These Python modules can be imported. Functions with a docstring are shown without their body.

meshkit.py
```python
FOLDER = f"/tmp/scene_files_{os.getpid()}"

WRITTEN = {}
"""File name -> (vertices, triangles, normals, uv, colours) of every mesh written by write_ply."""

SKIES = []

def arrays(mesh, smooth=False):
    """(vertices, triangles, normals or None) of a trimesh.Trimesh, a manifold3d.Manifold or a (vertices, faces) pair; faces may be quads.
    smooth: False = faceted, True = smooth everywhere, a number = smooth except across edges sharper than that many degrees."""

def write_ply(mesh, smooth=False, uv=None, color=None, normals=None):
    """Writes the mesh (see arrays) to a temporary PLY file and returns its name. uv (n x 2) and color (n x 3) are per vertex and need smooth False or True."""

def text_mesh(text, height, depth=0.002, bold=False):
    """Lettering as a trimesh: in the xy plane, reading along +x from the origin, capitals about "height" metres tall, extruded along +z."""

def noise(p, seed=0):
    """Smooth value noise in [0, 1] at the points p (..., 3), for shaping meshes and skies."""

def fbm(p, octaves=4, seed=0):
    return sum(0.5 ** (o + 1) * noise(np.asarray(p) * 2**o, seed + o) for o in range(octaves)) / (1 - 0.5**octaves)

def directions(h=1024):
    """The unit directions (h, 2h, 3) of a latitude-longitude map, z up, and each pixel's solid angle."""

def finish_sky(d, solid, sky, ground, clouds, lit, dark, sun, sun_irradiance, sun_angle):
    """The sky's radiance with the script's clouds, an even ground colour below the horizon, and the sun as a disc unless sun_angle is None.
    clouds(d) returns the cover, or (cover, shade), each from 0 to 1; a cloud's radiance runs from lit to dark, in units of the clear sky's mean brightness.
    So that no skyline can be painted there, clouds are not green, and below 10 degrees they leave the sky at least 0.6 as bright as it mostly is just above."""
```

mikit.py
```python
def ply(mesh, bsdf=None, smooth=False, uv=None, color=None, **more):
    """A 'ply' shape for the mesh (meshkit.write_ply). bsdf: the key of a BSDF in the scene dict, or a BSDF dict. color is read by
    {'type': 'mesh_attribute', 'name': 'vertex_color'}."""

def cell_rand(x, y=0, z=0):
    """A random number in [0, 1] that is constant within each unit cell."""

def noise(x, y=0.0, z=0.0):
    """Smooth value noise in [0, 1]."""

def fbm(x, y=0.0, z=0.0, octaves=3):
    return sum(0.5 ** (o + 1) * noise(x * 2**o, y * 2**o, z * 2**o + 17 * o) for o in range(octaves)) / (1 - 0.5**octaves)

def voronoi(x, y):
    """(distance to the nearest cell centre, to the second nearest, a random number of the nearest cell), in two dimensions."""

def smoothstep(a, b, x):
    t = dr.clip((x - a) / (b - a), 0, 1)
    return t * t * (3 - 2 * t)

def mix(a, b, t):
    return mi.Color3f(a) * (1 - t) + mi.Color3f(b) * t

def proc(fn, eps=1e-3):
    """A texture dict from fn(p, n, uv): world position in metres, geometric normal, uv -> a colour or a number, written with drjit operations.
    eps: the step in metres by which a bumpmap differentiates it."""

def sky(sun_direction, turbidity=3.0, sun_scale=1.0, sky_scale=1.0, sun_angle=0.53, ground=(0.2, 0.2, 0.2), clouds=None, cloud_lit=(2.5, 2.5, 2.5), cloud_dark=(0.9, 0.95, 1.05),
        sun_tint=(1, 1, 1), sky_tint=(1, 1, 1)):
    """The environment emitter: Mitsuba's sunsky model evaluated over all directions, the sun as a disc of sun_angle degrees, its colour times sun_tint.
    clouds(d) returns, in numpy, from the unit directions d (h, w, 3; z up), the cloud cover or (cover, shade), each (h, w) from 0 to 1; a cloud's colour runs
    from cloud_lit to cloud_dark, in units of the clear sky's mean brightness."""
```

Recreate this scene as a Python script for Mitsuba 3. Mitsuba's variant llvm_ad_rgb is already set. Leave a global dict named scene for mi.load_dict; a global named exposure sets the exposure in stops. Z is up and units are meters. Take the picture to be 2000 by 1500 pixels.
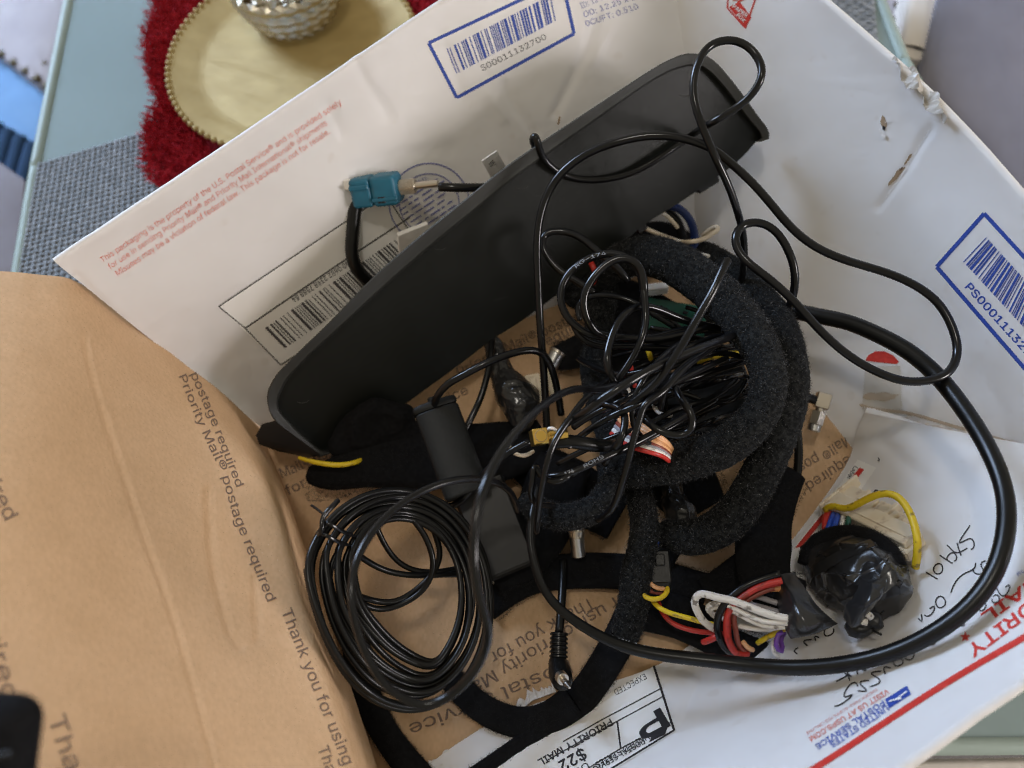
import math, random
import numpy as np, trimesh
import mitsuba as mi, mikit, meshkit
import drjit as dr
from scipy.interpolate import PchipInterpolator, CubicSpline, LinearNDInterpolator
random.seed(7)
rng = np.random.default_rng(7)
scene, labels = {}, {}
# ------------------------------------------------------------------ camera
FOC, CAM_H = 1500.0, 0.45
_g = np.array([100, 650, 1500.0]); _g /= np.linalg.norm(_g)
_z = -_g
_x = np.array([1, 0, 0.0]) - _z[0] * _z; _x /= np.linalg.norm(_x)
ROT = np.stack([_x, np.cross(_z, _x), _z])
EYE = np.array([0, 0, CAM_H])
_fwd, _up = ROT @ [0, 0, 1.0], ROT @ [0, -1.0, 0]
T = mi.ScalarTransform4f
scene['camera'] = {'type': 'thinlens', 'fov': math.degrees(2 * math.atan(1000 / FOC)), 'fov_axis': 'x',
                   'aperture_radius': 0.0025, 'focus_distance': 0.385, 'near_clip': 0.02, 'far_clip': 50.0,
                   'to_world': T().look_at(origin=EYE.tolist(), target=(EYE + _fwd).tolist(), up=_up.tolist())}
exposure = 0.0
# ------------------------------------------------------------------ light: one warm ceiling lamp, one cool window, the room's own bounce
def lamp(name, pos, target, w, h, rgb):
    scene[name] = {'type': 'rectangle', 'to_world': T().look_at(origin=pos, target=target, up=[0.1, 0.2, 1]) @ T().scale([w / 2, h / 2, 1]),
                   'emitter': {'type': 'area', 'radiance': {'type': 'rgb', 'value': rgb}}}
def polar(az, el, d): a, e = math.radians(az), math.radians(el); return [d * math.cos(e) * math.cos(a), .1 + d * math.cos(e) * math.sin(a), .1 + d * math.sin(e)]
lamp('standing_lamp', polar(-20, 18, 2.2), [0, .12, .08], .6, .6, [28.5, 26.6, 26.4])
lamp('window_light', polar(135, 23, 2.2), [0, .12, .08], .6, 1.1, [14.5, 18.8, 26.0])
lamp('ceiling_lamp', [-.15, .25, 2.3], [0, .1, 0], .2, .2, [62.0, 58.0, 52.0])
labels['standing_lamp'] = {'label': 'warm square lamp shade standing far to the right of the carton', 'category': 'lamp'}
labels['window_light'] = {'label': 'cool daylight window beyond the far left side of the table', 'category': 'window'}
labels['ceiling_lamp'] = {'label': 'small square ceiling lamp high above the table', 'category': 'lamp'}
scene['room_bounce'] = {'type': 'constant', 'radiance': {'type': 'rgb', 'value': [0.37, 0.335, 0.26]}}

# ------------------------------------------------------------------ helpers
def pixel(px, py, z):
    """The point at height z (metres) seen at this pixel of the 2000 x 1500 photograph."""
    d = ROT @ np.array([(px - 1000) / FOC, (py - 750) / FOC, 1.0])
    return EYE + d * (z - CAM_H) / d[2]

def P(px, py, zmm): return pixel(px, py, zmm / 1000.0)

def to_pixel(p):
    c = (np.atleast_2d(p) - EYE) @ ROT
    return np.stack([1000 + FOC * c[:, 0] / c[:, 2], 750 + FOC * c[:, 1] / c[:, 2]], 1), c[:, 2]

_used = {}
def key_for(name):
    if name not in _used:
        _used[name] = 0
        return name
    _used[name] += 1
    return f'{name}_{_used[name]:03d}'

def add(name, mesh, mat, parent=None, smooth=35, label=None, cat=None, group=None, kind=None):
    k = key_for((parent + '__' if parent else '') + name)
    scene[k] = mikit.ply(mesh, mat, smooth)
    tag(k, label, cat, group, kind)
    return k

def tag(k, label=None, cat=None, group=None, kind=None):
    e = {a: b for a, b in (('label', label), ('category', cat), ('group', group), ('kind', kind)) if b}
    if e: labels[k] = {**labels.get(k, {}), **e}

def thing(name, label, cat, group=None):
    k = key_for(name); tag(k, label, cat, group); return k

def cat_(ms): return trimesh.util.concatenate([m for m in ms if m is not None])

def spline(pts, n=None, step=0.0022):
    p = np.array([P(*q[:3]) for q in pts])
    return spline3(p, n, step)

def spline3(p, n=None, step=0.0022, closed=False):
    t = np.r_[0, np.cumsum(np.sqrt(np.linalg.norm(np.diff(p, axis=0), axis=1)) + 1e-6)]
    cs = CubicSpline(t, p, bc_type='natural')
    L = np.linalg.norm(np.diff(p, axis=0), axis=1).sum()
    n = n or max(8, int(L / step))
    u = np.linspace(0, t[-1], n)
    return cs(u), np.interp(u, t, np.arange(len(p)))

def tube3(c, r, sides=12, flat=None, twist=0.0, cap=True):
    """A swept tube round the points c; r may be an array; flat=(w, h): an oval ribbon whose thin side faces up."""
    c = np.asarray(c); n = len(c)
    t = np.gradient(c, axis=0); t /= np.linalg.norm(t, axis=1, keepdims=True) + 1e-12
    if flat is None:
        a = np.cross(t[0], [0, 0, 1.0] if abs(t[0][2]) < .9 else [1.0, 0, 0]); a /= np.linalg.norm(a)
        A = []
        for i in range(n):
            a = a - t[i] * (a @ t[i]); a /= np.linalg.norm(a); A.append(a.copy())
        A = np.array(A)
    else:
        A = np.cross(t, [0, 0, 1.0]); A /= np.linalg.norm(A, axis=1, keepdims=True) + 1e-9
    B = np.cross(t, A)
    if flat is not None and np.ndim(twist):
        ct, st = np.cos(twist)[:, None], np.sin(twist)[:, None]
        A, B = A * ct + B * st, B * ct - A * st
    rr = np.broadcast_to(np.asarray(r, float), (n,))
    ang = np.arange(sides) * 2 * np.pi / sides
    ca, sa = np.cos(ang), np.sin(ang)
    if flat is not None:
        sgn = lambda x, e: np.sign(x) * np.abs(x) ** e
        ca, sa = sgn(ca, .7) * flat[0], sgn(sa, .8) * flat[1]
    v = c[:, None] + rr[:, None, None] * (ca[None, :, None] * A[:, None] + sa[None, :, None] * B[:, None])
    v = v.reshape(-1, 3)
    i, j = np.meshgrid(np.arange(n - 1), np.arange(sides), indexing='ij')
    q = np.stack([i * sides + j, i * sides + (j + 1) % sides, (i + 1) * sides + (j + 1) % sides, (i + 1) * sides + j], -1).reshape(-1, 4)
    f = np.vstack([q[:, [0, 1, 2]], q[:, [0, 2, 3]]])
    if cap:
        v = np.vstack([v, c[:1], c[-1:]])
        j = np.arange(sides); b = (n - 1) * sides
        f = np.vstack([f, np.stack([j * 0 + n * sides, (j + 1) % sides, j], 1), np.stack([j * 0 + n * sides + 1, b + j, b + (j + 1) % sides], 1)])
    m = trimesh.Trimesh(v, f, process=False)
    return m

def cable_mesh(pts, r, sides=12, jitter=0.0):
    c, _ = spline(pts)
    if jitter:
        s = np.arange(len(c)) * .05
        c = c + jitter * (np.stack([meshkit.noise(np.stack([s, s * 0 + k * 7.3 + pts[0][0], s * 0], 1), k) for k in range(3)], 1) - .5)
    if np.ndim(r):
        r = np.interp(np.linspace(0, 1, len(c)), np.linspace(0, 1, len(r)), r)
    return tube3(c, r, sides)

def cbox(sx, sy, sz, ch=.0004):
    """A box with chamfered edges, centred."""
    h = np.array([sx, sy, sz]) / 2; ch = min(ch, h.min() * .6)
    pts = []
    for s in np.ndindex(2, 2, 2):
        s = np.array(s) * 2 - 1
        for k in range(3):
            q = h.copy(); q[(k + 1) % 3] -= ch; q[(k + 2) % 3] -= ch; pts.append(q * s)
    return trimesh.convex.convex_hull(np.array(pts))

class Frame:
    """A local frame in metres: x along p0 to p1, z as near to 'up' as it goes."""
    def __init__(s, p0, p1, up=(0, 0, 1)):
        s.o = np.asarray(p0); x = np.asarray(p1) - s.o; s.L = np.linalg.norm(x); s.x = x / s.L
        z = np.asarray(up, float) - s.x * (np.asarray(up) @ s.x); s.z = z / np.linalg.norm(z); s.y = np.cross(s.z, s.x)
    def put(s, m, at=(0, 0, 0)):
        v = np.asarray(m.vertices) + np.asarray(at)
        return trimesh.Trimesh(s.o + v[:, :1] * s.x + v[:, 1:2] * s.y + v[:, 2:3] * s.z, m.faces, process=False)
    def box(s, size, at, ch=.0004): return s.put(cbox(*size, ch), at)
    def cyl(s, r, length, at, axis='x', n=24, r2=None):
        prof = np.array([[0, 0], [r * .92, 0], [r, r * .08], [r2 or r, length - (r2 or r) * .08], [(r2 or r) * .92, length], [0, length]])
        m = trimesh.creation.revolve(prof, sections=n)
        v = np.asarray(m.vertices)
        v = v[:, [2, 0, 1]] if axis == 'x' else v[:, [1, 2, 0]] if axis == 'y' else v
        return s.put(trimesh.Trimesh(v, m.faces, process=False), at)

# ------------------------------------------------------------------ materials
def rgb(c): return {'type': 'rgb', 'value': list(c)}
def mat(name, color, rough=.6, spec=.5, metal=0.0, bump=None, two=False, **kw):
    b = {'type': 'principled', 'base_color': mikit.proc(color) if callable(color) else rgb(color), 'roughness': rough, 'specular': spec, 'metallic': metal, **kw}
    if bump: b = {'type': 'bumpmap', 'arbitrary': mikit.proc(bump[0], bump[2] if len(bump) > 2 else 4e-4), 'scale': bump[1], 'bsdf': b}
    scene[name] = {'type': 'twosided', 'bsdf': b} if two else b
fbm, noise, mix, sst = mikit.fbm, mikit.noise, mikit.mix, mikit.smoothstep

def kraft(p, n, uv):
    a = fbm(p.x * 60, p.y * 60, p.z * 60, 4)
    f = noise(p.x * 900, p.y * 520, p.z * 900)
    g = noise(p.x * 2300 + 5, p.y * 2300, p.z * 2300)
    c = mix((.465, .300, .165), (.59, .392, .234), a * .5 + f * .5)
    c = mix(c, (.27, .155, .08), sst(.86, .93, g) * .5)
    return mix(c, (.62, .48, .34), sst(.93, .97, noise(p.x * 1100, p.y * 1100 + 9, p.z * 1100)) * .6)
def kraft_bump(p, n, uv): return fbm(p.x * 500, p.y * 500, p.z * 500, 3)
mat('kraft_board', kraft, .82, .25, bump=(kraft_bump, .0003), two=True)

def white_board(p, n, uv):
    a = fbm(p.x * 25, p.y * 25, p.z * 25, 4)
    s = fbm(p.x * 90 + 3, p.y * 90, p.z * 90, 3)
    c = mix((.64, .62, .61), (.70, .69, .685), a)
    return mix(c, (.52, .46, .40), sst(.70, .86, s) * .22)
def paper_bump(p, n, uv): return fbm(p.x * 160, p.y * 160, p.z * 160, 3)
mat('white_board', white_board, .55, .4, bump=(paper_bump, .0004), two=True)
mat('edge_board', lambda p, n, uv: mix((.36, .25, .15), (.50, .38, .26), noise(p.x * 700, p.y * 700, p.z * 700)), .9, .2, two=True)
mat('label_paper', (.76, .745, .72), .45, .45, two=True)
mat('torn_paper', lambda p, n, uv: mix((.60, .57, .54), (.78, .76, .74), fbm(p.x * 800, p.y * 800, p.z * 800, 2)), .9, .2, two=True)
mat('ink_blue', lambda p, n, uv: mix((.022, .055, .30), (.05, .09, .36), noise(p.x * 900, p.y * 900, p.z * 900)), .6, .3, two=True)
mat('ink_blue_soft', (.16, .17, .38), .6, .3, two=True)
mat('ink_red', lambda p, n, uv: mix((.50, .028, .022), (.60, .06, .045), noise(p.x * 900, p.y * 900, p.z * 900)), .6, .3, two=True)
mat('ink_red_soft', (.56, .16, .12), .6, .3, two=True)
mat('ink_black', (.022, .021, .022), .6, .3, two=True)
mat('ink_grey', (.07, .068, .07), .6, .3, two=True)
mat('ink_kraft', (.17, .115, .085), .8, .2, two=True)
mat('light_stain', (.47, .38, .28), .8, .2, two=True)
mat('stain', (.33, .24, .16), .8, .2, two=True)

mat('cable_black', lambda p, n, uv: mix((.003, .003, .0033), (.007, .007, .0078), fbm(p.x * 300, p.y * 300, p.z * 300, 2)), .19, .36)
mat('cable_matt', lambda p, n, uv: mix((.003, .003, .003), (.007, .007, .0067), fbm(p.x * 200, p.y * 200, p.z * 200, 2)), .30, .30)
mat('cable_print', (.27, .28, .30), .6, .3, two=True)
def scuffed(p, n, uv):
    s = noise(p.x * 40 + p.y * 130, p.y * 260 - p.x * 60, p.z * 130)
    d = noise(p.x * 1300, p.y * 1300, p.z * 1300)
    return mix(mix((.0055, .0066, .0058), (.0085, .0098, .0088), fbm(p.x * 40, p.y * 40, p.z * 40, 3)), (.06, .06, .06), sst(.965, .99, d) * .5 + sst(.93, .97, s) * .12)
mat('trim_plastic', scuffed, .46, .28, bump=(lambda p, n, uv: noise(p.x * 1600, p.y * 1600, p.z * 1600), .00005))
mat('trim_rim', (.032, .0325, .030), .40, .5)
mat('dark_plastic', lambda p, n, uv: mix((.006, .0066, .0068), (.010, .0108, .011), noise(p.x * 1500, p.y * 1500, p.z * 1500)), .5, .25, bump=(lambda p, n, uv: noise(p.x * 1800, p.y * 1800, p.z * 1800), .00008))
mat('black_plastic', (.010, .010, .011), .4, .45)
mat('fuzzy_tape', lambda p, n, uv: mix((.004, .0045, .005), (.020, .021, .021), sst(.3, .8, fbm(p.x * 700, p.y * 700, p.z * 700, 3))), .95, .12, sheen=.2)
mat('fuzz_fibre', lambda p, n, uv: mix((.02, .02, .022), (.18, .18, .182), sst(.55, .97, noise(p.x * 1500, p.y * 1500, p.z * 1500))), .8, .2, two=True)
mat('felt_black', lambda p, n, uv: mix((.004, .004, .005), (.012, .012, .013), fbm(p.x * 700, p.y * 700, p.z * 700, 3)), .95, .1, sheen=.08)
mat('felt_fibre', (.02, .02, .021), .9, .1, two=True)
mat('vinyl_tape', lambda p, n, uv: mix((.014, .014, .015), (.024, .024, .025), fbm(p.x * 90, p.y * 90, p.z * 90, 3)), .2, .6, bump=(lambda p, n, uv: fbm(p.x * 160, p.y * 160, p.z * 160, 2), .0005), two=True)
mat('teal_plastic', lambda p, n, uv: mix((.010, .100, .170), (.016, .135, .215), fbm(p.x * 200, p.y * 200, p.z * 200, 2)), .45, .45)
mat('cream_plastic', lambda p, n, uv: mix(mix((.70, .59, .43), (.78, .70, .56), fbm(p.x * 160, p.y * 160, p.z * 160, 3)), (.34, .22, .14), sst(.60, .78, fbm(p.x * 220 + 4, p.y * 220, p.z * 220, 3)) * .45), .5, .4)
mat('white_plastic', (.82, .80, .77), .5, .4)
mat('gold', (.83, .55, .14), .22, .5, 1.0)
mat('nickel', (.62, .56, .48), .3, .5, 1.0)
mat('steel', (.62, .61, .60), .3, .5, 1.0)
mat('board_green', (.008, .085, .055), .35, .5)
def dirty(c, d):
    return lambda p, n, uv: mix(c, d, sst(.58, .74, fbm(p.x * 330, p.y * 330, p.z * 330, 3)) * .85)
mat('wire_yellow', dirty((.66, .47, .018), (.22, .15, .03)), .38, .5)
mat('wire_red', dirty((.46, .03, .022), (.22, .03, .02)), .38, .5)
mat('wire_brown', (.24, .055, .035), .4, .5)
mat('wire_white', dirty((.72, .69, .64), (.14, .12, .10)), .38, .5)
mat('wire_cream', (.62, .52, .38), .4, .5)
mat('wire_grey', (.30, .29, .31), .4, .5)
mat('wire_orange', (.58, .25, .09), .38, .5)
mat('wire_peach', (.74, .40, .20), .38, .5)
mat('wire_blue', (.02, .07, .42), .38, .5)
mat('wire_navy', (.008, .024, .11), .4, .5)
mat('wire_purple', (.16, .06, .36), .38, .5)
mat('wire_green', (.01, .09, .06), .38, .5)
mat('clear_tape', (.56, .52, .46), .25, .6, two=True)
mat('film_tape', (.42, .40, .37), .2, .7, two=True)
# ------------------------------------------------------------------ surfaces of the box
def loft(rows, nu, nv):
    """A smooth grid (nv x nu x 3) through rows of pixel+height points."""
    g = np.array([[P(*q) for q in r] for r in rows])
    g = PchipInterpolator(np.linspace(0, 1, g.shape[1]), g, axis=1)(np.linspace(0, 1, nu))
    return PchipInterpolator(np.linspace(0, 1, g.shape[0]), g, axis=0)(np.linspace(0, 1, nv))

def grid_normals(g):
    n = np.cross(np.gradient(g, axis=1), np.gradient(g, axis=0))
    n /= np.linalg.norm(n, axis=-1, keepdims=True) + 1e-12
    c = g.reshape(-1, 3).mean(0)
    return -n if (n.reshape(-1, 3).mean(0) @ (EYE - c)) < 0 else n

def grid_faces(nv, nu):
    i, j = np.meshgrid(np.arange(nv - 1), np.arange(nu - 1), indexing='ij')
    q = np.stack([i * nu + j, i * nu + j + 1, (i + 1) * nu + j + 1, (i + 1) * nu + j], -1).reshape(-1, 4)
    return np.vstack([q[:, [0, 1, 2]], q[:, [0, 2, 3]]])

def slab(g, th, roll=True):
    """A sheet of thickness th behind the grid g, its last row rolled over into a rounded rim."""
    n = grid_normals(g); nv, nu = g.shape[:2]
    rows = [g[i] for i in range(nv)]
    if roll:
        out = g[-1] - g[-2]; out /= np.linalg.norm(out, axis=1, keepdims=True)
        for a in np.linspace(0, np.pi, 7)[1:-1]:
            rows.append(g[-1] - n[-1] * th / 2 * (1 - np.cos(a)) + out * th / 2 * np.sin(a))
    rows += [g[i] - n[i] * th for i in range(nv - 1, -1, -1)]
    full = np.array(rows); fv = full.reshape(-1, 3); R = len(rows)
    f = grid_faces(R, nu)
    idx = np.arange(R * nu).reshape(R, nu)
    caps = []
    for col in (0, nu - 1):
        ring = idx[:, col]
        m = R // 2
        for k in range(m - 1):
            a, b, c, d = ring[k], ring[k + 1], ring[R - 2 - k], ring[R - 1 - k]
            caps += [[a, b, c], [a, c, d]]
    ring0, ring1 = idx[0], idx[-1]
    caps += [[ring0[k], ring0[k + 1], ring1[k + 1]] for k in range(nu - 1)] + [[ring0[k], ring1[k + 1], ring1[k]] for k in range(nu - 1)]
    return trimesh.Trimesh(fv, np.vstack([f, caps]), process=False)

class Surf:
    """Finds the point of a sheet that is seen at a pixel, to lay print and stickers on it."""
    def __init__(s, g, skip=0):
        g = g[skip:]; n = grid_normals(g); v = g.reshape(-1, 3)
        px, dep = to_pixel(v)
        s.f = LinearNDInterpolator(px, np.hstack([v / dep[:, None], 1 / dep[:, None], n.reshape(-1, 3)]))
    def at(s, px, lift=.00025):
        r = s.f(np.asarray(px, float))
        n = r[:, 4:7]; n = n / (np.linalg.norm(n, axis=1, keepdims=True) + 1e-12)
        return r[:, :3] / r[:, 3:4] + n * lift
    def lay(s, v2, f, lift=.00025):
        """A flat mesh given in pixels, laid on the sheet."""
        p = s.at(v2, lift); f = np.asarray(f)
        f = f[~np.isnan(p[f]).any((1, 2))]
        if not len(f): return None
        p = np.nan_to_num(p)
        n = np.cross(p[f[:, 1]] - p[f[:, 0]], p[f[:, 2]] - p[f[:, 0]]).sum(0)
        return trimesh.Trimesh(p, f if n @ (EYE - p[f[0, 0]]) > 0 else f[:, ::-1], process=False)
    def quad(s, q, lift=.00025, n=10, m=6):
        """A four-cornered patch, corners in pixels."""
        q = np.asarray(q, float); u, w = np.meshgrid(np.linspace(0, 1, n), np.linspace(0, 1, m))
        u, w = u[..., None], w[..., None]
        v = q[0] * (1 - u) * (1 - w) + q[1] * u * (1 - w) + q[2] * u * w + q[3] * (1 - u) * w
        return s.lay(v.reshape(-1, 2), grid_faces(m, n), lift)
    def stroke(s, pts, w, lift=.00025, smooth=True):
        """A pen line through pixels, w pixels wide."""
        p = np.asarray(pts, float)
        if smooth and len(p) > 2:
            t = np.r_[0, np.cumsum(np.linalg.norm(np.diff(p, axis=0), axis=1))]
            u = np.linspace(0, t[-1], max(6, int(t[-1] / 4))); p = CubicSpline(t, p)(u)
        elif len(p) == 2 or not smooth:
            t = np.r_[0, np.cumsum(np.linalg.norm(np.diff(p, axis=0), axis=1))]
            u = np.unique(np.r_[t, np.arange(0, t[-1], 12)]); p = np.stack([np.interp(u, t, p[:, k]) for k in (0, 1)], 1)
        d = np.gradient(p, axis=0); d /= np.linalg.norm(d, axis=1, keepdims=True) + 1e-9
        nn = np.stack([-d[:, 1], d[:, 0]], 1) * w / 2
        v = np.stack([p - nn, p + nn], 1).reshape(-1, 2)
        return s.lay(v, grid_faces(len(p), 2), lift)
    def text(s, string, path, h, bold=False, lift=.00025, flip=1):
        """Lettering along a pixel path, h pixels tall (or (h0, h1)); up is to the left-hand side of the reading direction."""
        m = meshkit.text_mesh(string, 1.0, .01, bold)
        v, f = np.asarray(m.vertices), np.asarray(m.faces)
        f = f[(v[f][:, :, 2] > .005).all(1)]
        x = (v[:, 0] - v[:, 0].min()) / np.ptp(v[:, 0])
        p = np.asarray(path, float); t = np.r_[0, np.cumsum(np.linalg.norm(np.diff(p, axis=0), axis=1))]
        L = x * t[-1]
        q = np.stack([np.interp(L, t, p[:, k]) for k in (0, 1)], 1)
        q2 = np.stack([np.interp(np.clip(L + 12, 0, t[-1]), t, p[:, k]) - np.interp(np.clip(L - 12, 0, t[-1]), t, p[:, k]) for k in (0, 1)], 1)
        q2 /= np.linalg.norm(q2, axis=1, keepdims=True) + 1e-9
        hh = np.interp(x, [0, 1], [h, h] if np.ndim(h) == 0 else h)
        up = np.stack([q2[:, 1], -q2[:, 0]], 1) * flip
        return s.lay(q + up * (v[:, 1] * hh)[:, None], f, lift)

def wrinkle(g, amp, scale, seed, edge=True):
    n = grid_normals(g)
    a = meshkit.fbm(g * scale, 4, seed)
    ridge = 1 - np.abs(2 * meshkit.noise(g * scale * .7 + 5, seed + 9) - 1)
    d = (a - .5) + .6 * (np.clip(ridge, .8, 1) - .9)
    return g + n * (d * amp)[..., None]

# creases pressed into the brown flap
def press(g, path, depth, width):
    px, _ = to_pixel(g.reshape(-1, 3)); n = grid_normals(g).reshape(-1, 3)
    pa = np.asarray(path, float); t = np.linspace(0, 1, 200)
    pp = np.stack([np.interp(t, np.linspace(0, 1, len(pa)), pa[:, k]) for k in (0, 1)], 1)
    d = np.min(np.linalg.norm(px[:, None] - pp[None], axis=2), axis=1)
    return (g.reshape(-1, 3) - n * (depth * np.exp(-(d / width) ** 2))[:, None]).reshape(g.shape)
box = thing('cardboard_box', 'open white and brown postal carton full of tangled black cables', 'box')
# back wall (white, leaning outwards more and more to its far end)
gA = loft([[(508, 832, 0), (800, 714, 0), (1060, 610, 0), (1362, 495, 0)],
           [(318, 682, 68), (600, 500, 72), (940, 310, 75), (1331, 138, 74)],
           [(112, 516, 140), (490, 262, 142), (880, -4, 144), (1297, -279, 145)]], 220, 130)
gA = wrinkle(gA, .0024, 26, 3)
gA = np.concatenate([gA, gA[:, -1:] + (gA[:, -1:] - gA[:, -2:-1]) * 5], axis=1)
gB = loft([[(1362, 495, 0), (1500, 668, 0), (1665, 875, 0), (1850, 1108, 0)],
           [(1334, 138, 73), (1580, 330, 67), (1800, 560, 66), (2030, 880, 68)],
           [(1297, -279, 145), (1600, -2, 140), (1862, 240, 140), (2230, 690, 140)]], 120, 80)
gB = wrinkle(gB, .0012, 22, 11)
gC = loft([[(1688, 806, 21), (1664, 880, 5), (1560, 1038, 3), (1290, 1296, 3), (1000, 1392, 3), (760, 1560, 3)],
           [(1840, 836, 44), (1800, 930, 42), (1720, 1130, 40), (1480, 1370, 40), (1180, 1530, 42), (960, 1700, 42)],
           [(2060, 880, 76), (2150, 1010, 108), (2085, 1246, 130), (1870, 1406, 131), (1600, 1600, 132), (1350, 1780, 132)]], 180, 100)
gC = wrinkle(gC, .0020, 24, 21)
gD = loft([[(506, 836, 0), (566, 985, 0), (612, 1120, 0), (690, 1350, 0), (762, 1580, 0)],
           [(440, 772, 34), (556, 990, 45), (608, 1160, 50), (674, 1350, 54), (748, 1570, 58)],
           [(358, 708, 57), (538, 985, 78), (592, 1170, 84), (652, 1345, 90), (728, 1560, 95)],
           [(240, 614, 88), (440, 985, 91), (512, 1190, 97), (580, 1360, 104), (660, 1580, 112)],
           [(150, 550, 120), (262, 980, 128), (335, 1200, 132), (392, 1400, 138), (440, 1600, 142)],
           [(60, 534, 136), (30, 985, 176), (50, 1220, 182), (80, 1440, 188), (110, 1640, 192)],
           [(-260, 520, 172), (-280, 985, 205), (-280, 1230, 212), (-280, 1450, 220), (-280, 1680, 225)]], 190, 220)
gD = wrinkle(gD, .0012, 14, 31)
for pth, d_, w_ in (([(165, 665), (180, 740), (215, 850), (262, 990), (312, 1130), (352, 1250), (400, 1420), (425, 1520)], .0009, 5), ([(176, 665), (191, 740), (226, 850), (273, 990), (323, 1130), (363, 1250), (411, 1420), (436, 1520)], -.0003, 5),
                    ([(408, 960), (412, 1060), (425, 1150), (450, 1235), (470, 1262)], .0010, 9), ([(498, 1130), (502, 1200), (506, 1250)], .0007, 9)): gD = press(gD, pth, d_, w_)
for pth, d_, w_ in (([(690, 110), (715, 160), (760, 225)], .0011, 10), ([(985, 165), (1010, 212), (1045, 262)], .0016, 9), ([(955, 185), (985, 232)], -.0014, 10), ([(1165, 40), (1140, 110), (1085, 220)], .0014, 10), ([(1190, 60), (1160, 120)], -.0010, 10), ([(640, 205), (668, 262)], .0010, 10),
                    ([(150, 540), (250, 640), (330, 720)], .0008, 8), ([(860, 60), (880, 110), (905, 190)], .0009, 10), ([(700, 330), (790, 300), (880, 290)], .0008, 16)): gA = press(gA, pth, d_, w_)
for pth, d_, w_ in (([(1330, 1306), (1390, 1328), (1440, 1318), (1500, 1304), (1560, 1316)], .0016, 8), ([(1440, 1335), (1490, 1345), (1560, 1330)], -.0012, 9), ([(1370, 1320), (1345, 1370), (1330, 1420)], .0008, 9), ([(1720, 860), (1760, 900), (1800, 930)], .0010, 14), ([(1690, 1330), (1560, 1440)], .0006, 12)): gC = press(gC, pth, d_, w_)
for pth, d_, w_ in (([(1818, 250), (1776, 318), (1735, 378), (1716, 405)], .0012, 7), ([(1700, 700), (1760, 560)], .0006, 20)): gB = press(gB, pth, d_, w_)
gFl = np.array([[P(x, y, 0) for x, y in r] for r in [[(506, 836), (1362, 495)], [(760, 1620), (1850, 1108)]]])
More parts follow.
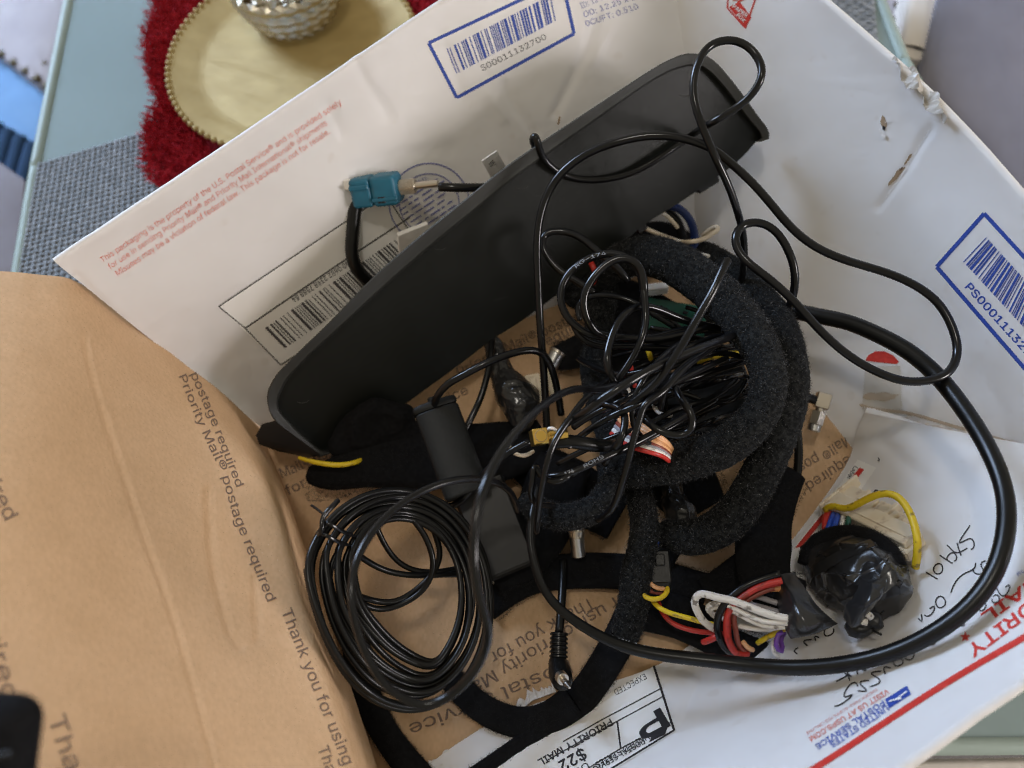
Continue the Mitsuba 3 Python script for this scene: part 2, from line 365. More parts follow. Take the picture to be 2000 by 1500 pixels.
gFl = np.array([[gFl[0, 0] * (1 - u) * (1 - w) + gFl[0, 1] * u * (1 - w) + gFl[1, 1] * u * w + gFl[1, 0] * (1 - u) * w for u in np.linspace(-.03, 1.03, 60)] for w in np.linspace(-.035, 1.03, 50)])
gFl = gFl + np.array([0, 0, .0010]) * (meshkit.fbm(gFl * 22, 3, 5) - .5)[..., None]
SA, SB, SC, SD, SF = Surf(gA), Surf(gB), Surf(gC), Surf(gD, 20), Surf(gFl)
floor_p = add('floor_panel', slab(gFl, .0035, False), 'kraft_board', box, smooth=30)
wallA = add('wall_panel', slab(gA, .0042), 'white_board', box, smooth=40, label='long white wall with blue barcode and shipping label')
wallB = add('wall_panel', slab(gB, .0042), 'white_board', box, smooth=40, label='white wall with a gash and blue barcode frame')
wallC = add('wall_panel', slab(gC, .0042), 'white_board', box, smooth=40, label='white wall with handwritten address and red stripe')
flapD = add('flap', slab(gD, .0030), 'kraft_board', box, smooth=50, label='wide brown flap printed with faint grey words')

def printed(name, surf_parent, ms, m, label=None): return add(name, cat_(ms), m, surf_parent, smooth=False, label=label)
def lerp(a, b, t): return (a[0] + (b[0] - a[0]) * t, a[1] + (b[1] - a[1]) * t)
def bars(S, t0, t1, b0, b1, n, seed, fill=.5, lift=.0003):
    """Barcode bars between an upper and a lower pixel line."""
    r = random.Random(seed); x, ms = 0.0, []
    ws = [r.choice([1, 1, 2, 3]) for _ in range(2 * n)]; tot = sum(ws)
    for k, w in enumerate(ws):
        if k % 2 == 0:
            a, b = x / tot, (x + w * (1 if fill >= .5 else fill * 2)) / tot
            ms.append(S.quad([lerp(t0, t1, a), lerp(t0, t1, b), lerp(b0, b1, b), lerp(b0, b1, a)], lift, 2, 8))
        x += w
    return ms
# --- print on the long white wall
printed('printed_text', wallA, [SA.text('This packaging is the property of the U.S. Postal Service\u00ae and is provided solely', [(200, 513), (668, 203)], 11.5),
    SA.text('for use in sending Priority Mail\u00ae and Priority Mail International\u00ae shipments', [(215, 526), (640, 243)], 11.5),
    SA.text('Misuses may be a violation of federal law. This package is not for resale.', [(230, 539), (645, 260)], 11.5)], 'ink_red_soft')
fr = [(837, 84), (1098, -38), (1121, 66), (892, 191)]
printed('barcode_frame', wallA, [SA.stroke([fr[k], fr[(k + 1) % 4]], 6.5, smooth=False) for k in range(4)], 'ink_blue')
printed('barcode', wallA, bars(SA, (886, 88), (1080, -12), (905, 137), (1090, 38), 34, 5), 'ink_blue')
printed('barcode', wallA, [SA.stroke([(873 + k * 5, 95 - k * 2), (892 + k * 5, 143 - k * 2)], 2.4, smooth=False) for k in range(2)], 'ink_blue_soft')
printed('printed_text', wallA, [SA.text('S00011132700', [(942, 139), (1068, 76)], 11.5)], 'ink_grey')
printed('printed_text', wallA, [SA.text('ID: 12 x 12 x 5.5', [(1136, 17), (1226, -20)], 11), SA.text('OD: 12.25 x 12', [(1141, 34), (1251, -5)], 11), SA.text('0CUFT: 0.510', [(1145, 52), (1247, 17)], 11)], 'ink_blue_soft')
lab = add('shipping_label', SA.quad([(427, 598), (765, 372), (885, 505), (548, 712)], .00035, 24, 10), 'label_paper', wallA, smooth=True)
L2 = .0006
printed('label_rule', wallA, [SA.stroke([(427, 598), (768, 370)], 2.2, L2, False), SA.stroke([(427, 598), (478, 640), (548, 712)], 2.2, L2, False), SA.stroke([(478, 641), (665, 513), (800, 424)], 3.2, L2, False), SA.stroke([(548, 712), (720, 600)], 2.2, L2, False), SA.stroke([(766, 400), (802, 455)], 2.4, L2, False)], 'ink_grey')
printed('barcode', wallA, bars(SA, (517, 640), (790, 455), (556, 680), (829, 494), 44, 9, .42, L2), 'ink_grey')
printed('printed_text', wallA, [SA.text('5140 0682 2398 7588 84', [(690, 500), (568, 582)], 11, True, L2)], 'ink_grey')
def ring(S, c, a, b, w, t0=0, t1=360, rot=0, lift=.0004):
    t = np.radians(np.linspace(t0, t1, 50)); r = math.radians(rot)
    x, y = a * np.cos(t), b * np.sin(t)
    return S.stroke(np.stack([c[0] + x * math.cos(r) - y * math.sin(r), c[1] + x * math.sin(r) + y * math.cos(r)], 1), w, lift)
SEAL = [ring(SA, (838, 397), 78, 78, 2.4, lift=L2), ring(SA, (838, 397), 58, 58, 2.0, lift=L2), SA.text('DATE', [(812, 362), (836, 353)], 9, False, L2)]
rr = random.Random(4)
for k in range(9):
    x0, y0 = 772 + k * 7.5, 404 + k * 7.5; x = 0
    while x < 92 - k * 3:
        w = rr.uniform(6, 26)
        SEAL.append(SA.stroke([(x0 + x * .83, y0 - x * .56), (x0 + (x + w) * .83, y0 - (x + w) * .56)], 3.0, L2, False)); x += w + rr.uniform(3, 9)
printed('round_seal', wallA, SEAL, 'ink_blue_soft')
add('scuff', SA.stroke([(1093, 228), (1090, 243)], 4, smooth=False), 'stain', wallA, smooth=False)
# --- print on the right wall
fr = [(1923, 417), (2080, 588), (2030, 752), (1830, 521)]
printed('barcode_frame', wallB, [SB.stroke([fr[k], fr[(k + 1) % 4]], 8, smooth=False) for k in (0, 2, 3)], 'ink_blue')
printed('barcode', wallB, bars(SB, (1927, 463), (2060, 610), (1882, 511), (2040, 682), 34, 6), 'ink_blue')
printed('printed_text', wallB, [SB.text('PS00011132700', [(1885, 561), (2030, 722)], 15, True)], 'ink_blue')
EMB = [SB.stroke([(1424, -30), (1421, 16), (1456, 55), (1477, -6), (1482, -30)], 3, smooth=False), SB.quad([(1424, 14), (1445, 3), (1468, 34), (1456, 54)], .0003)]
printed('recycling_mark', wallB, EMB + [SB.quad([(1430, -22), (1474, -22), (1470, -4), (1432, 2)], .0003), SB.stroke([(1440, 4), (1456, -2)], 2.5, smooth=False)], 'ink_red')
printed('printed_text', wallB, [SB.text('PAPER', [(1431, 14), (1458, 34)], 7.5, True, .0006), SB.text('BOX', [(1439, 29), (1453, 44)], 6.5, True, .0006)], 'label_paper')
def ragged(c, r, seed):
    q = random.Random(seed); return [(c[0] + r[0] * math.cos(t) * q.uniform(.7, 1.25), c[1] + r[1] * math.sin(t) * q.uniform(.7, 1.25)) for t in np.linspace(0, 2 * math.pi, 14, endpoint=False)]
def fan(S, poly, lift):
    p = np.asarray(poly); v = np.vstack([p, p.mean(0)]); n = len(p)
    return S.lay(v, [[k, (k + 1) % n, n] for k in range(n)], lift)
add('gash', fan(SB, [(1724, 224), (1728, 229), (1731, 236), (1733, 243), (1730, 252), (1726, 250), (1722, 245), (1720, 237)], .0003), 'stain', wallB, smooth=False)
add('gash', fan(SB, [(1725, 245), (1729, 246), (1731, 249), (1729, 255), (1725, 252)], .0006), 'ink_black', wallB, smooth=False)
add('torn_paper', fan(SB, [(1719, 250), (1723, 252), (1728, 257), (1733, 263), (1731, 270), (1726, 267), (1721, 260)], .0012), 'torn_paper', wallB, smooth=False)
add('torn_paper', SB.stroke([(1730, 238), (1735, 236), (1742, 233)], 2, .0008), 'torn_paper', wallB, smooth=False)
add('torn_paper', SB.stroke([(1820, 248), (1802, 273), (1789, 296), (1776, 319), (1763, 340), (1750, 360), (1735, 380), (1718, 402)], 1.8, .0005), 'torn_paper', wallB, smooth=False)
add('gash', fan(SB, [(1783, 299), (1781, 305), (1775, 313), (1770, 320), (1766, 323), (1768, 317), (1773, 309), (1778, 301)], .0004), 'stain', wallB, smooth=False)
add('gash', fan(SB, [(1770, 325), (1766, 334), (1758, 341), (1752, 350), (1744, 356), (1736, 363), (1735, 358), (1742, 349), (1748, 342), (1752, 333), (1760, 328)], .0004), 'stain', wallB, smooth=False)
add('torn_paper', fan(SB, [(1772, 324), (1774, 329), (1766, 340), (1758, 348), (1760, 341), (1766, 333)], .0009), 'torn_paper', wallB, smooth=False)
add('gash', fan(SB, [(1766, 324), (1764, 330), (1758, 334), (1759, 328)], .0008), 'ink_kraft', wallB, smooth=False)
add('red_dot', fan(SB, [(1690, 704), (1696, 694), (1710, 686), (1728, 686), (1745, 694), (1756, 706), (1752, 711), (1720, 708)], .0004), 'ink_red', wallB, smooth=False)
add('tape_strip', SB.quad([(1690, 716), (1758, 714), (1762, 800), (1684, 800)], .0005), 'clear_tape', wallB, smooth=False, label='yellowed clear tape over the corner joint')
add('stain', cat_([fan(SB, ragged((1722, 774), (34, 9), 3), .0009), SB.stroke([(1680, 790), (1720, 800), (1770, 806), (1830, 822), (1900, 842), (1990, 868)], 6, .0007)]), 'light_stain', wallB, smooth=False)
# torn wrapping tape on the right wall's rim
n_ = 26; base = [lerp((1742, 118), (1846, 238), t) for t in np.linspace(0, 1, n_)]
tv = []
for k, (x, y) in enumerate(base):
    b0 = P(x, y, 141); w = .003 + .006 * math.sin(math.pi * k / (n_ - 1)) * rng.uniform(.5, 1.2)
    out = P(x + 40, y - 36, 141) - b0; out /= np.linalg.norm(out)
    for j in range(5):
        tv.append(b0 + out * w * (j / 4 - .25) + np.array([0, 0, .003 * math.sin(j * .9 + k * .6) + rng.uniform(-.0012, .0012)]))
add('torn_tape', trimesh.Trimesh(np.array(tv), grid_faces(n_, 5), process=False), 'film_tape', wallB, smooth=False)
# --- print on the near wall
printed('red_stripe', wallC, [SC.stroke([(1560, 1521), (1700, 1431), (1790, 1372), (1900, 1304), (2000, 1246), (2040, 1222)], 13)], 'ink_red')
printed('printed_text', wallC, [SC.text('PRIORITY', [(2078, 1122), (1887, 1266)], 25, True), SC.text('MAIL', [(2034, 1116), (1915, 1201)], 22, True)], 'ink_red')
star = [(1886 + (11 if k % 2 == 0 else 4.5) * math.cos(math.radians(36 * k + 54)), 1245 + (11 if k % 2 == 0 else 4.5) * math.sin(math.radians(36 * k + 54))) for k in range(10)]
printed('star', wallC, [fan(SC, star, .0003)], 'ink_red')
printed('printed_text', wallC, [SC.text('UNITED STATES', [(1731, 1378), (1620, 1452)], 12, True), SC.text('POSTAL SERVICE', [(1724, 1368), (1592, 1456)], 11, True)] + [SC.text('TM', [(1997, 1112), (1985, 1120)], 7)], 'ink_blue')
printed('printed_text', wallC, [SC.text('VISIT US AT USPS.COM', [(1733, 1346), (1580, 1441)], 10, True), SC.text('ORDER FREE SUPPLIES ONLINE', [(1712, 1345), (1574, 1432)], 5)], 'ink_red_soft')
printed('eagle_mark', wallC, [SC.quad([(1729, 1367), (1772, 1340), (1780, 1357), (1737, 1385)], .0003)], 'ink_blue')
printed('eagle_mark', wallC, [SC.stroke([(1737, 1372), (1752, 1368), (1773, 1352)], 2.6, .0006, False), SC.stroke([(1752, 1368), (1762, 1366)], 4, .0006, False)], 'label_paper')
HW = [[(1894, 1027), (1882, 1046), (1875, 1061), (1886, 1056), (1898, 1053), (1903, 1061), (1897, 1074)], [(1850, 1065), (1858, 1073), (1868, 1080), (1880, 1077), (1890, 1071)], [(1870, 1061), (1873, 1072), (1878, 1086)],
      [(1836, 1085), (1848, 1093), (1861, 1101)], [(1850, 1094), (1854, 1084), (1862, 1080), (1869, 1088), (1864, 1097)], [(1838, 1102), (1842, 1110), (1838, 1120), (1829, 1121), (1824, 1113), (1829, 1103), (1838, 1102)], [(1809, 1118), (1832, 1132)],
      [(1858, 1158), (1868, 1136), (1886, 1120), (1902, 1112), (1906, 1100)], [(1902, 1112), (1910, 1122), (1922, 1118), (1918, 1108), (1926, 1096)],
      [(1846, 1172), (1834, 1166), (1828, 1176), (1836, 1188), (1846, 1182), (1846, 1172)], [(1816, 1190), (1826, 1186), (1820, 1200), (1806, 1202)], [(1800, 1200), (1800, 1214), (1794, 1208)],
      [(1964, 1148), (1972, 1144), (1970, 1156), (1948, 1150)], [(1940, 1166), (1950, 1164), (1952, 1174), (1942, 1178), (1938, 1170)], [(1918, 1180), (1926, 1180), (1922, 1192), (1910, 1188)], [(1892, 1206), (1880, 1208), (1884, 1220), (1870, 1220)],
      [(1836, 1240), (1824, 1248), (1826, 1256), (1810, 1258)], [(1782, 1268), (1772, 1262), (1762, 1272), (1778, 1290), (1786, 1280), (1778, 1264)], [(1754, 1286), (1764, 1296), (1752, 1302), (1746, 1292)], [(1740, 1306), (1728, 1304), (1730, 1318)],
      [(1722, 1312), (1704, 1318), (1716, 1326), (1700, 1342)], [(1698, 1330), (1682, 1338), (1692, 1348), (1676, 1350)], [(1676, 1342), (1652, 1350), (1650, 1362), (1664, 1358), (1640, 1378), (1630, 1380)],
      [(1700, 1294), (1690, 1302), (1692, 1310), (1678, 1306), (1676, 1318)], [(1650, 1316), (1664, 1322)], [(1634, 1332), (1660, 1318)], [(1660, 1330), (1656, 1314)],
      [(1626, 1224), (1614, 1226), (1612, 1242), (1624, 1240), (1628, 1228)], [(1600, 1246), (1592, 1244), (1594, 1252)], [(1586, 1250), (1570, 1254), (1578, 1262)], [(1560, 1266), (1552, 1272), (1558, 1278)],
      [(1707, 961), (1713, 958), (1717, 963)], [(1745, 989), (1751, 986), (1757, 998), (1763, 1003), (1771, 996)], [(1717, 894), (1717, 902)]]
for h in HW: add('pen_stroke', SC.stroke(h, 2.6, .0003), 'ink_black', wallC, smooth=False)
add('address_label', SC.quad([(1676, 898), (1712, 914), (1600, 1075), (1530, 1100)], .0003), 'label_paper', wallC, smooth=True)
printed('label_bar', wallC, [SC.quad([(1680, 914), (1689, 918), (1567, 1068), (1552, 1072)], .0006, 12, 3)], 'ink_red')
printed('red_tick', wallC, [SC.stroke([(1786, 1052), (1780, 1062)], 5, .0006, False)], 'ink_red')
printed('printed_text', wallC, [SC.text('Label', [(1670, 910), (1655, 934)], 8, True, .0006)], 'ink_black')
add('shipping_label', SC.quad([(1279, 1300), (1318, 1430), (1000, 1630), (860, 1560)], .0004, 24, 16), 'label_paper', wallC, smooth=True, label='white postage label with a large letter P')
printed('label_rule', wallC, [SC.stroke([(1277, 1301), (1317, 1428)], 4.5, L2, False), SC.stroke([(1317, 1428), (1180, 1512)], 3.5, L2, False), SC.stroke([(1293, 1345), (1180, 1405), (1100, 1450)], 2.2, L2, False), SC.stroke([(1297, 1361), (1160, 1435), (1070, 1486)], 2.2, L2, False),
    SC.stroke([(1206, 1411), (1213, 1464)], 3.5, L2, False), SC.stroke([(1312, 1412), (1213, 1464), (1120, 1520)], 2.2, L2, False)], 'ink_black')
printed('printed_text', wallC, [SC.text('EXPECTED', [(1258, 1316), (1198, 1349)], 12, False, L2), SC.text('PRIORITY MAIL', [(1192, 1405), (1050, 1486)], 14, True, L2), SC.text('28/22', [(1068, 1428), (1030, 1444)], 12, False, L2),
    SC.text('UNITED STATES', [(1264, 1434), (1162, 1492)], 12, True, L2), SC.text('POSTAL SERVICE', [(1256, 1444), (1150, 1505)], 11, True, L2), SC.text('$22', [(1138, 1462), (1090, 1490)], 22, True, L2), SC.text('US', [(1146, 1490), (1120, 1506)], 14, False, L2),
    SC.text('P', [(1290, 1384), (1236, 1416)], 40, True, L2)], 'ink_black')
printed('eagle_mark', wallC, [SC.quad([(1305, 1420), (1275, 1436), (1268, 1452), (1300, 1436)], L2), ], 'ink_black')
# --- print inside the brown carton
printed('printed_text', floor_p, [SF.text('Thank you for', [(1154, 1166), (955, 1277)], 24), SF.text('for using Priority Mail', [(1232, 1146), (900, 1346)], 24), SF.text('Postal Service', [(1110, 1290), (797, 1416)], 25),
    SF.text('Mail\u00ae postage', [(990, 688), (1150, 618)], 19), SF.text('required', [(1060, 680), (1160, 632)], 19), SF.text('Priority', [(898, 736), (985, 690)], 18), SF.text('Service', [(822, 810), (916, 768)], 18),
    SF.text('Mail\u00ae postage', [(552, 934), (700, 868)], 20), SF.text('for using', [(562, 968), (680, 912)], 20), SF.text('Mail\u00ae postage', [(1658, 848), (1510, 934)], 21), SF.text('required', [(1664, 884), (1572, 944)], 21),
    SF.text('required', [(1405, 1006), (1330, 1050)], 20)], 'ink_kraft')
printed('printed_text', flapD, [SD.text('Priority Mail\u00ae postage required', [(349, 736), (392, 840), (430, 920), (456, 1010), (486, 1085), (522, 1176)], (15, 20)), SD.text('postage required', [(372, 732), (410, 820), (462, 952)], 16),
    SD.text('Thank you for using', [(549, 1194), (580, 1270), (604, 1330), (648, 1440), (670, 1496)], (21, 24)), SD.text('Thank', [(620, 1462), (650, 1545)], 22),
    SD.text('Thank', [(92, 1404), (112, 1462), (160, 1580)], 36), SD.text('required', [(-60, 1130), (8, 1370)], 34), SD.text('required', [(-70, 860), (10, 1018)], 30)], 'ink_kraft')
# torn ragged paper edge on the floor under the near wall
def torn_strip(path, w0, w1, seed, z=3.5):
    q = random.Random(seed); pts = np.array([lerp(path[k], path[k + 1], t) for k in range(len(path) - 1) for t in np.linspace(0, 1, 14, endpoint=False)]); v = []
    for x, y in pts:
        a = q.uniform(w0, w1); v += [P(x, y, z + q.uniform(0, .8)), P(x - a * .5, y - a, 1.2 + q.uniform(0, .5))]
    return trimesh.Trimesh(np.array(v), grid_faces(len(pts), 2), process=False)
add('torn_edge', torn_strip([(830, 1508), (900, 1478), (970, 1428), (1040, 1368), (1090, 1350)], 6, 22, 5), 'torn_paper', wallC, smooth=False)
q_ = random.Random(8); tv = []
for k in range(60):
    x, y = lerp((1690, 802), (2010, 874), k / 59); c = SB.at([(x, y + 5)], .0012)[0]; t_ = SB.at([(x + q_.uniform(-1, 1), y - q_.uniform(1, 9) - 3 * math.sin(k * .5))], .0020 + .0012 * q_.random())[0]
    if not (np.isnan(c).any() or np.isnan(t_).any()): tv += [c, t_]
add('torn_edge', trimesh.Trimesh(np.array(tv), grid_faces(len(tv) // 2, 2), process=False), 'torn_paper', wallC, smooth=False)
# ------------------------------------------------------------------ the black trim panel leaning on the long wall
TP = [P(522, 780, 50), P(1345, 107, 126), P(1000, 650, 36)]
TN = np.cross(TP[1] - TP[0], TP[2] - TP[0]); TN /= np.linalg.norm(TN); TN = TN if TN @ (EYE - TP[0]) > 0 else -TN
def on_trim3(px, py, h=0.0):
    d = ROT @ np.array([(px - 1000) / FOC, (py - 750) / FOC, 1.0])
    return EYE + d * (((TP[0] + TN * h / 1000 - EYE) @ TN) / (d @ TN))
def ot(px, py, h): return (px, py, on_trim3(px, py, h)[2] * 1000)
def oc(px, py, h):
    z = SC.at([(px, py)], 0)[0][2]
    return (px, py, (0 if np.isnan(z) else z * 1000) + h)
def ob(px, py, h):
    z = SB.at([(px, py)], 0)[0][2]
    return (px, py, (0 if np.isnan(z) else z * 1000) + h)
def oa(px, py, h):
    z = SA.at([(px, py)], 0)[0][2]
    return (px, py, (0 if np.isnan(z) else z * 1000) + h)

outer = [(640, 888), (622, 892), (588, 872), (548, 836), (525, 800), (521, 774), (534, 740), (570, 700), (640, 632), (729, 541), (820, 461), (900, 396), (980, 331), (1060, 275), (1140, 222), (1210, 176), (1270, 137), (1310, 115), (1345, 104), (1372, 106), (1393, 117), (1424, 150), (1455, 190), (1482, 228), (1502, 257), (1504, 268), (1486, 277)]
inner = [(655, 880), (634, 880), (606, 862), (572, 830), (550, 806), (543, 790), (556, 752), (594, 706), (668, 638), (758, 556), (848, 478), (926, 414), (1002, 352), (1076, 298), (1152, 244), (1222, 194), (1282, 154), (1320, 136), (1349, 129), (1368, 131), (1384, 141), (1410, 168), (1438, 204), (1464, 238), (1484, 262), (1486, 270), (1476, 277)]
def dense(pts, n=110):
    p = np.asarray(pts, float); t = np.r_[0, np.cumsum(np.linalg.norm(np.diff(p, axis=0), axis=1))]
    return PchipInterpolator(t / t[-1], p)(np.linspace(0, 1, n))
oD, iD = dense(outer), dense(inner)
trim = thing('trim_panel', 'long black plastic dashboard trim panel leaning on the white wall', 'trim panel')
lower = dense([(1476, 277), (1440, 316), (1400, 346), (1330, 394), (1256, 441), (1180, 508), (1105, 563), (1014, 630), (965, 661), (895, 714), (818, 770), (740, 826), (655, 880)], 60)
face_px = np.vstack([iD, lower[1:-1]])
from shapely.geometry import Polygon
_tx = TP[1] - TP[0]; _tx /= np.linalg.norm(_tx); _ty = np.cross(TN, _tx)
def to2(px): 
    q = np.array([on_trim3(x, y) for x, y in px]) - TP[0]
    return np.stack([q @ _tx, q @ _ty], 1)
poly = Polygon(to2(face_px)).buffer(0)
plate = trimesh.creation.extrude_polygon(poly, .0026, engine='earcut')
plate.vertices = TP[0] + plate.vertices[:, :1] * _tx + plate.vertices[:, 1:2] * _ty + (plate.vertices[:, 2:] - .0026) * TN
add('face_plate', plate, 'trim_plastic', trim, smooth=30)
# the raised rim round three sides: up the inner wall, over a rounded edge, down the outside
rows = []
for q, h in ((iD, -.2), (iD * .97 + oD * .03, .4), (iD * .90 + oD * .10, 4.2), (iD * .82 + oD * .18, 5.0), (iD * .10 + oD * .90, 6.4), (oD * .97 + iD * .03, 6.2), (oD, 5.2), (oD, 3.6)):
    rows.append([on_trim3(x, y, h) for x, y in q])
o3 = np.array(rows[-1])
rows.append(np.array([on_trim3(x, y, -9) for x, y in iD * .6 + oD * .4])); rows.append(np.array(rows[0]) - TN * .009)
rg = np.array(rows)
rim = trimesh.Trimesh(rg.reshape(-1, 3), grid_faces(rg.shape[0], rg.shape[1]), process=False)
if ((rim.face_normals[:60] @ TN).mean()) < 0: rim.invert()
scene_rim = add('rim', rim, 'trim_rim', trim, smooth=24)
add('mounting_tab', cat_([trimesh.convex.convex_hull(np.vstack([np.array([P(x, y, z) for x, y, z in ((500, 850, 40), (512, 828, 44), (536, 822, 46), (626, 888, 30), (604, 894, 24), (545, 882, 28), (506, 868, 34))]), np.array([P(x, y, z) for x, y, z in ((508, 850, 22), (536, 832, 26), (600, 890, 14))])]))]), 'black_plastic', trim, smooth=40)
for k, (x, y) in enumerate([(858, 481), (1338, 182), (1018, 362), (590, 780)]):
    add('moulding_mark', tube3(np.array([on_trim3(x + 13 * math.cos(t) * 1.0, y + 7 * math.sin(t), .15) for t in np.linspace(.2, 2.4, 14)]), .00022, 6), 'trim_rim', trim, smooth=True)
for q in [((1362, 372), (1404, 346)), ((1244, 452), (1262, 438))]:
    f = Frame(on_trim3(*q[0], -3), on_trim3(*q[1], -3), TN)
    add('clip', f.box((f.L, .006, .007), (f.L / 2, 0, -.003), .001), 'black_plastic', trim)

# ------------------------------------------------------------------ cables
def width_to_r(pts, w):
    c = np.array([P(*q[:3]) for q in pts]); _, dep = to_pixel(c)
    return w * dep.mean() / (2 * FOC)
def cab(name, pts, w, m='cable_black', label=None, cat='cable', group=None, parent=None, sides=12, jit=.0006):
    if np.ndim(w):
        c = np.array([P(*q[:3]) for q in pts]); _, dep = to_pixel(c)
        r = np.interp(np.linspace(0, 1, len(pts)), np.linspace(0, 1, len(w)), w) * dep / (2 * FOC)
    else: r = width_to_r(pts, w)
    return add(name, cable_mesh(pts, r, sides, jit), m, parent, smooth=True, label=label, cat=cat if label and not parent else None, group=group)

class PathSurf(Surf):
    def __init__(s, pts, w):
        p = np.array(pts, float); c = np.array([P(*q) for q in p]); _, dep = to_pixel(c)
        s.p = p; s.r = (w * dep / (2 * FOC)).mean() * 1000
        u = np.linspace(0, len(p) - 1, 200); s.q = CubicSpline(np.arange(len(p)), p)(u)
    def at(s, px, lift=0):
        px = np.asarray(px, float); k = np.argmin(np.linalg.norm(px[:, None] - s.q[None, :, :2], axis=2), axis=1)
        off = np.linalg.norm(px - s.q[k, :2], axis=1); w = 7.0
        return np.array([P(x, y, z + s.r * math.sqrt(max(.15, 1 - (o / w) ** 2 * .6)) + .25) for (x, y), z, o in zip(px, s.q[k, 2], off)])

T1 = [ot(1052, 300, -6), ot(1040, 272, 3), ot(1046, 268, 7), ot(1056, 296, 6), ot(1080, 328, 4), ot(1122, 348, 3), ot(1182, 350, 3), ot(1242, 334, 4), ot(1300, 300, 5), ot(1350, 264, 8), (1385, 243, 138), (1430, 216, 146), (1466, 186, 152), (1486, 150, 158), (1480, 116, 160), (1456, 90, 162), (1422, 80, 163), (1388, 90, 162), (1364, 122, 160), (1354, 170, 156), (1361, 215, 152), (1378, 262, 146), (1400, 312, 138), (1424, 365, 126), (1442, 420, 112), (1452, 470, 98), (1452, 520, 84), (1444, 560, 70)]
cab('loop_cable', T1, 14.5, label='thin black cable with a teardrop loop rising over the trim panel end', cat='cable')
T2 = [(1070, 860, 30), (1066, 780, 44), (1061, 700, 62), (1055, 620, 76), (1051, 545, 88), (1049, 480, 98), (1056, 420, 108), (1076, 368, 116), (1108, 328, 123), (1152, 298, 128), (1202, 279, 132), (1252, 268, 134), (1302, 266, 135), (1352, 275, 134), (1396, 294, 132), (1434, 324, 128), (1472, 360, 124), (1512, 406, 118), (1552, 451, 112), (1602, 488, 106), (1660, 512, 102), (1720, 530, 98), (1780, 554, 96), (1830, 590, 94), (1860, 640, 92), (1869, 690, 90), (1852, 727, 90), (1820, 742, 90), (1770, 744, 91), (1710, 724, 94), (1650, 688, 98), (1592, 636, 103), (1550, 590, 107), (1502, 546, 110), (1462, 514, 112), (1440, 486, 113), (1437, 460, 114), (1452, 440, 114), (1476, 435, 114), (1506, 446, 112), (1534, 480, 108), (1552, 530, 100), (1550, 574, 90), (1538, 610, 76)]
cab('long_cable', T2, 16, label='long thin black cable arching over the panel to the right wall and back', cat='cable')
T3 = [(1160, 572, 84), (1130, 552, 86), (1098, 532, 88), (1074, 508, 90), (1061, 484, 92), (1060, 464, 93), (1074, 453, 94), (1106, 453, 94), (1138, 467, 95), (1166, 490, 96), (1200, 518, 96), (1226, 548, 90)]
cab('short_loop_cable', T3, 14, label='thin black cable loop lying on the lower edge of the trim panel', cat='cable')
L1 = [(1380, 640, 84), (1290, 662, 88), (1240, 661, 92), (1190, 658, 96), (1152, 652, 99), (1122, 634, 102), (1102, 608, 105), (1096, 575, 108), (1108, 540, 111), (1140, 511, 114), (1180, 496, 116), (1218, 500, 117), (1246, 524, 116), (1258, 566, 114), (1262, 616, 110), (1256, 656, 108), (1238, 696, 104), (1214, 732, 100), (1190, 762, 94)]
cab('coax_loop', L1, 15, label='black coaxial cable loop lettered RG-174, left-hand outer ring of the tangle', cat='cable')
L2c = [(1420, 636, 78), (1330, 646, 82), (1270, 660, 88), (1210, 658, 94), (1170, 650, 100), (1150, 628, 106), (1140, 595, 112), (1145, 566, 116), (1162, 538, 119), (1187, 515, 121), (1214, 505, 122), (1240, 513, 121), (1254, 536, 118), (1258, 566, 114), (1256, 600, 104)]
cab('coax_loop', L2c, 16, label='glossy black coaxial ring just inside the lettered loop', cat='cable')
L3c = [(1460, 652, 74), (1400, 640, 80), (1330, 622, 92), (1286, 604, 100), (1252, 598, 106), (1226, 608, 110), (1205, 632, 112), (1192, 662, 112), (1185, 694, 112), (1188, 722, 110), (1200, 746, 106), (1220, 770, 98)]
cab('coax_loop', L3c, 15, label='black cable curling down beside the two coaxial rings', cat='cable')
cab('coax_loop', [(1132, 626, 78), (1128, 602, 80), (1136, 588, 82), (1160, 578, 84), (1200, 579, 86), (1240, 592, 86), (1276, 614, 84), (1320, 640, 80)], 11, label='thin black cable crossing inside the coaxial rings', cat='cable')
cab('coax_loop', [(1400, 690, 66), (1320, 682, 76), (1240, 678, 84), (1186, 677, 88), (1150, 668, 92), (1130, 650, 95), (1120, 628, 96)], 14, label='black cable running under the coaxial rings', cat='cable')
add('cable_lettering', PathSurf([q for q in L1 if 1090 < q[0] < 1200 and q[1] < 545], 15).text('RG-174', [(1126, 524), (1142, 511), (1160, 503), (1184, 497)], 6.5), 'cable_print', 'coax_loop', smooth=False)
T4 = [(1205, 752, 112), (1166, 760, 122), (1130, 759, 134), (1092, 771, 148), (1050, 800, 162), (1010, 840, 174), (977, 884, 182), (952, 932, 187), (935, 982, 188), (926, 1040, 187), (925, 1100, 184), (932, 1150, 178), (944, 1195, 170), (952, 1234, 162), (946, 1272, 152), (926, 1312, 144), (896, 1346, 138), (866, 1367, 136), (830, 1376, 136), (790, 1365, 138), (750, 1335, 142), (716, 1282, 146), (694, 1222, 150), (686, 1172, 152), (690, 1120, 152), (706, 1074, 150), (736, 1030, 146), (776, 991, 140), (826, 960, 132), (880, 941, 124), (930, 936, 114), (972, 944, 102), (1000, 966, 86), (1012, 1000, 66)]
cab('arching_cable', T4, [14, 15, 17, 20, 20, 20, 19, 18, 17, 16, 16, 16, 14, 12], label='glossy black cable arching highest over the tangle and looping across the coil', cat='cable')
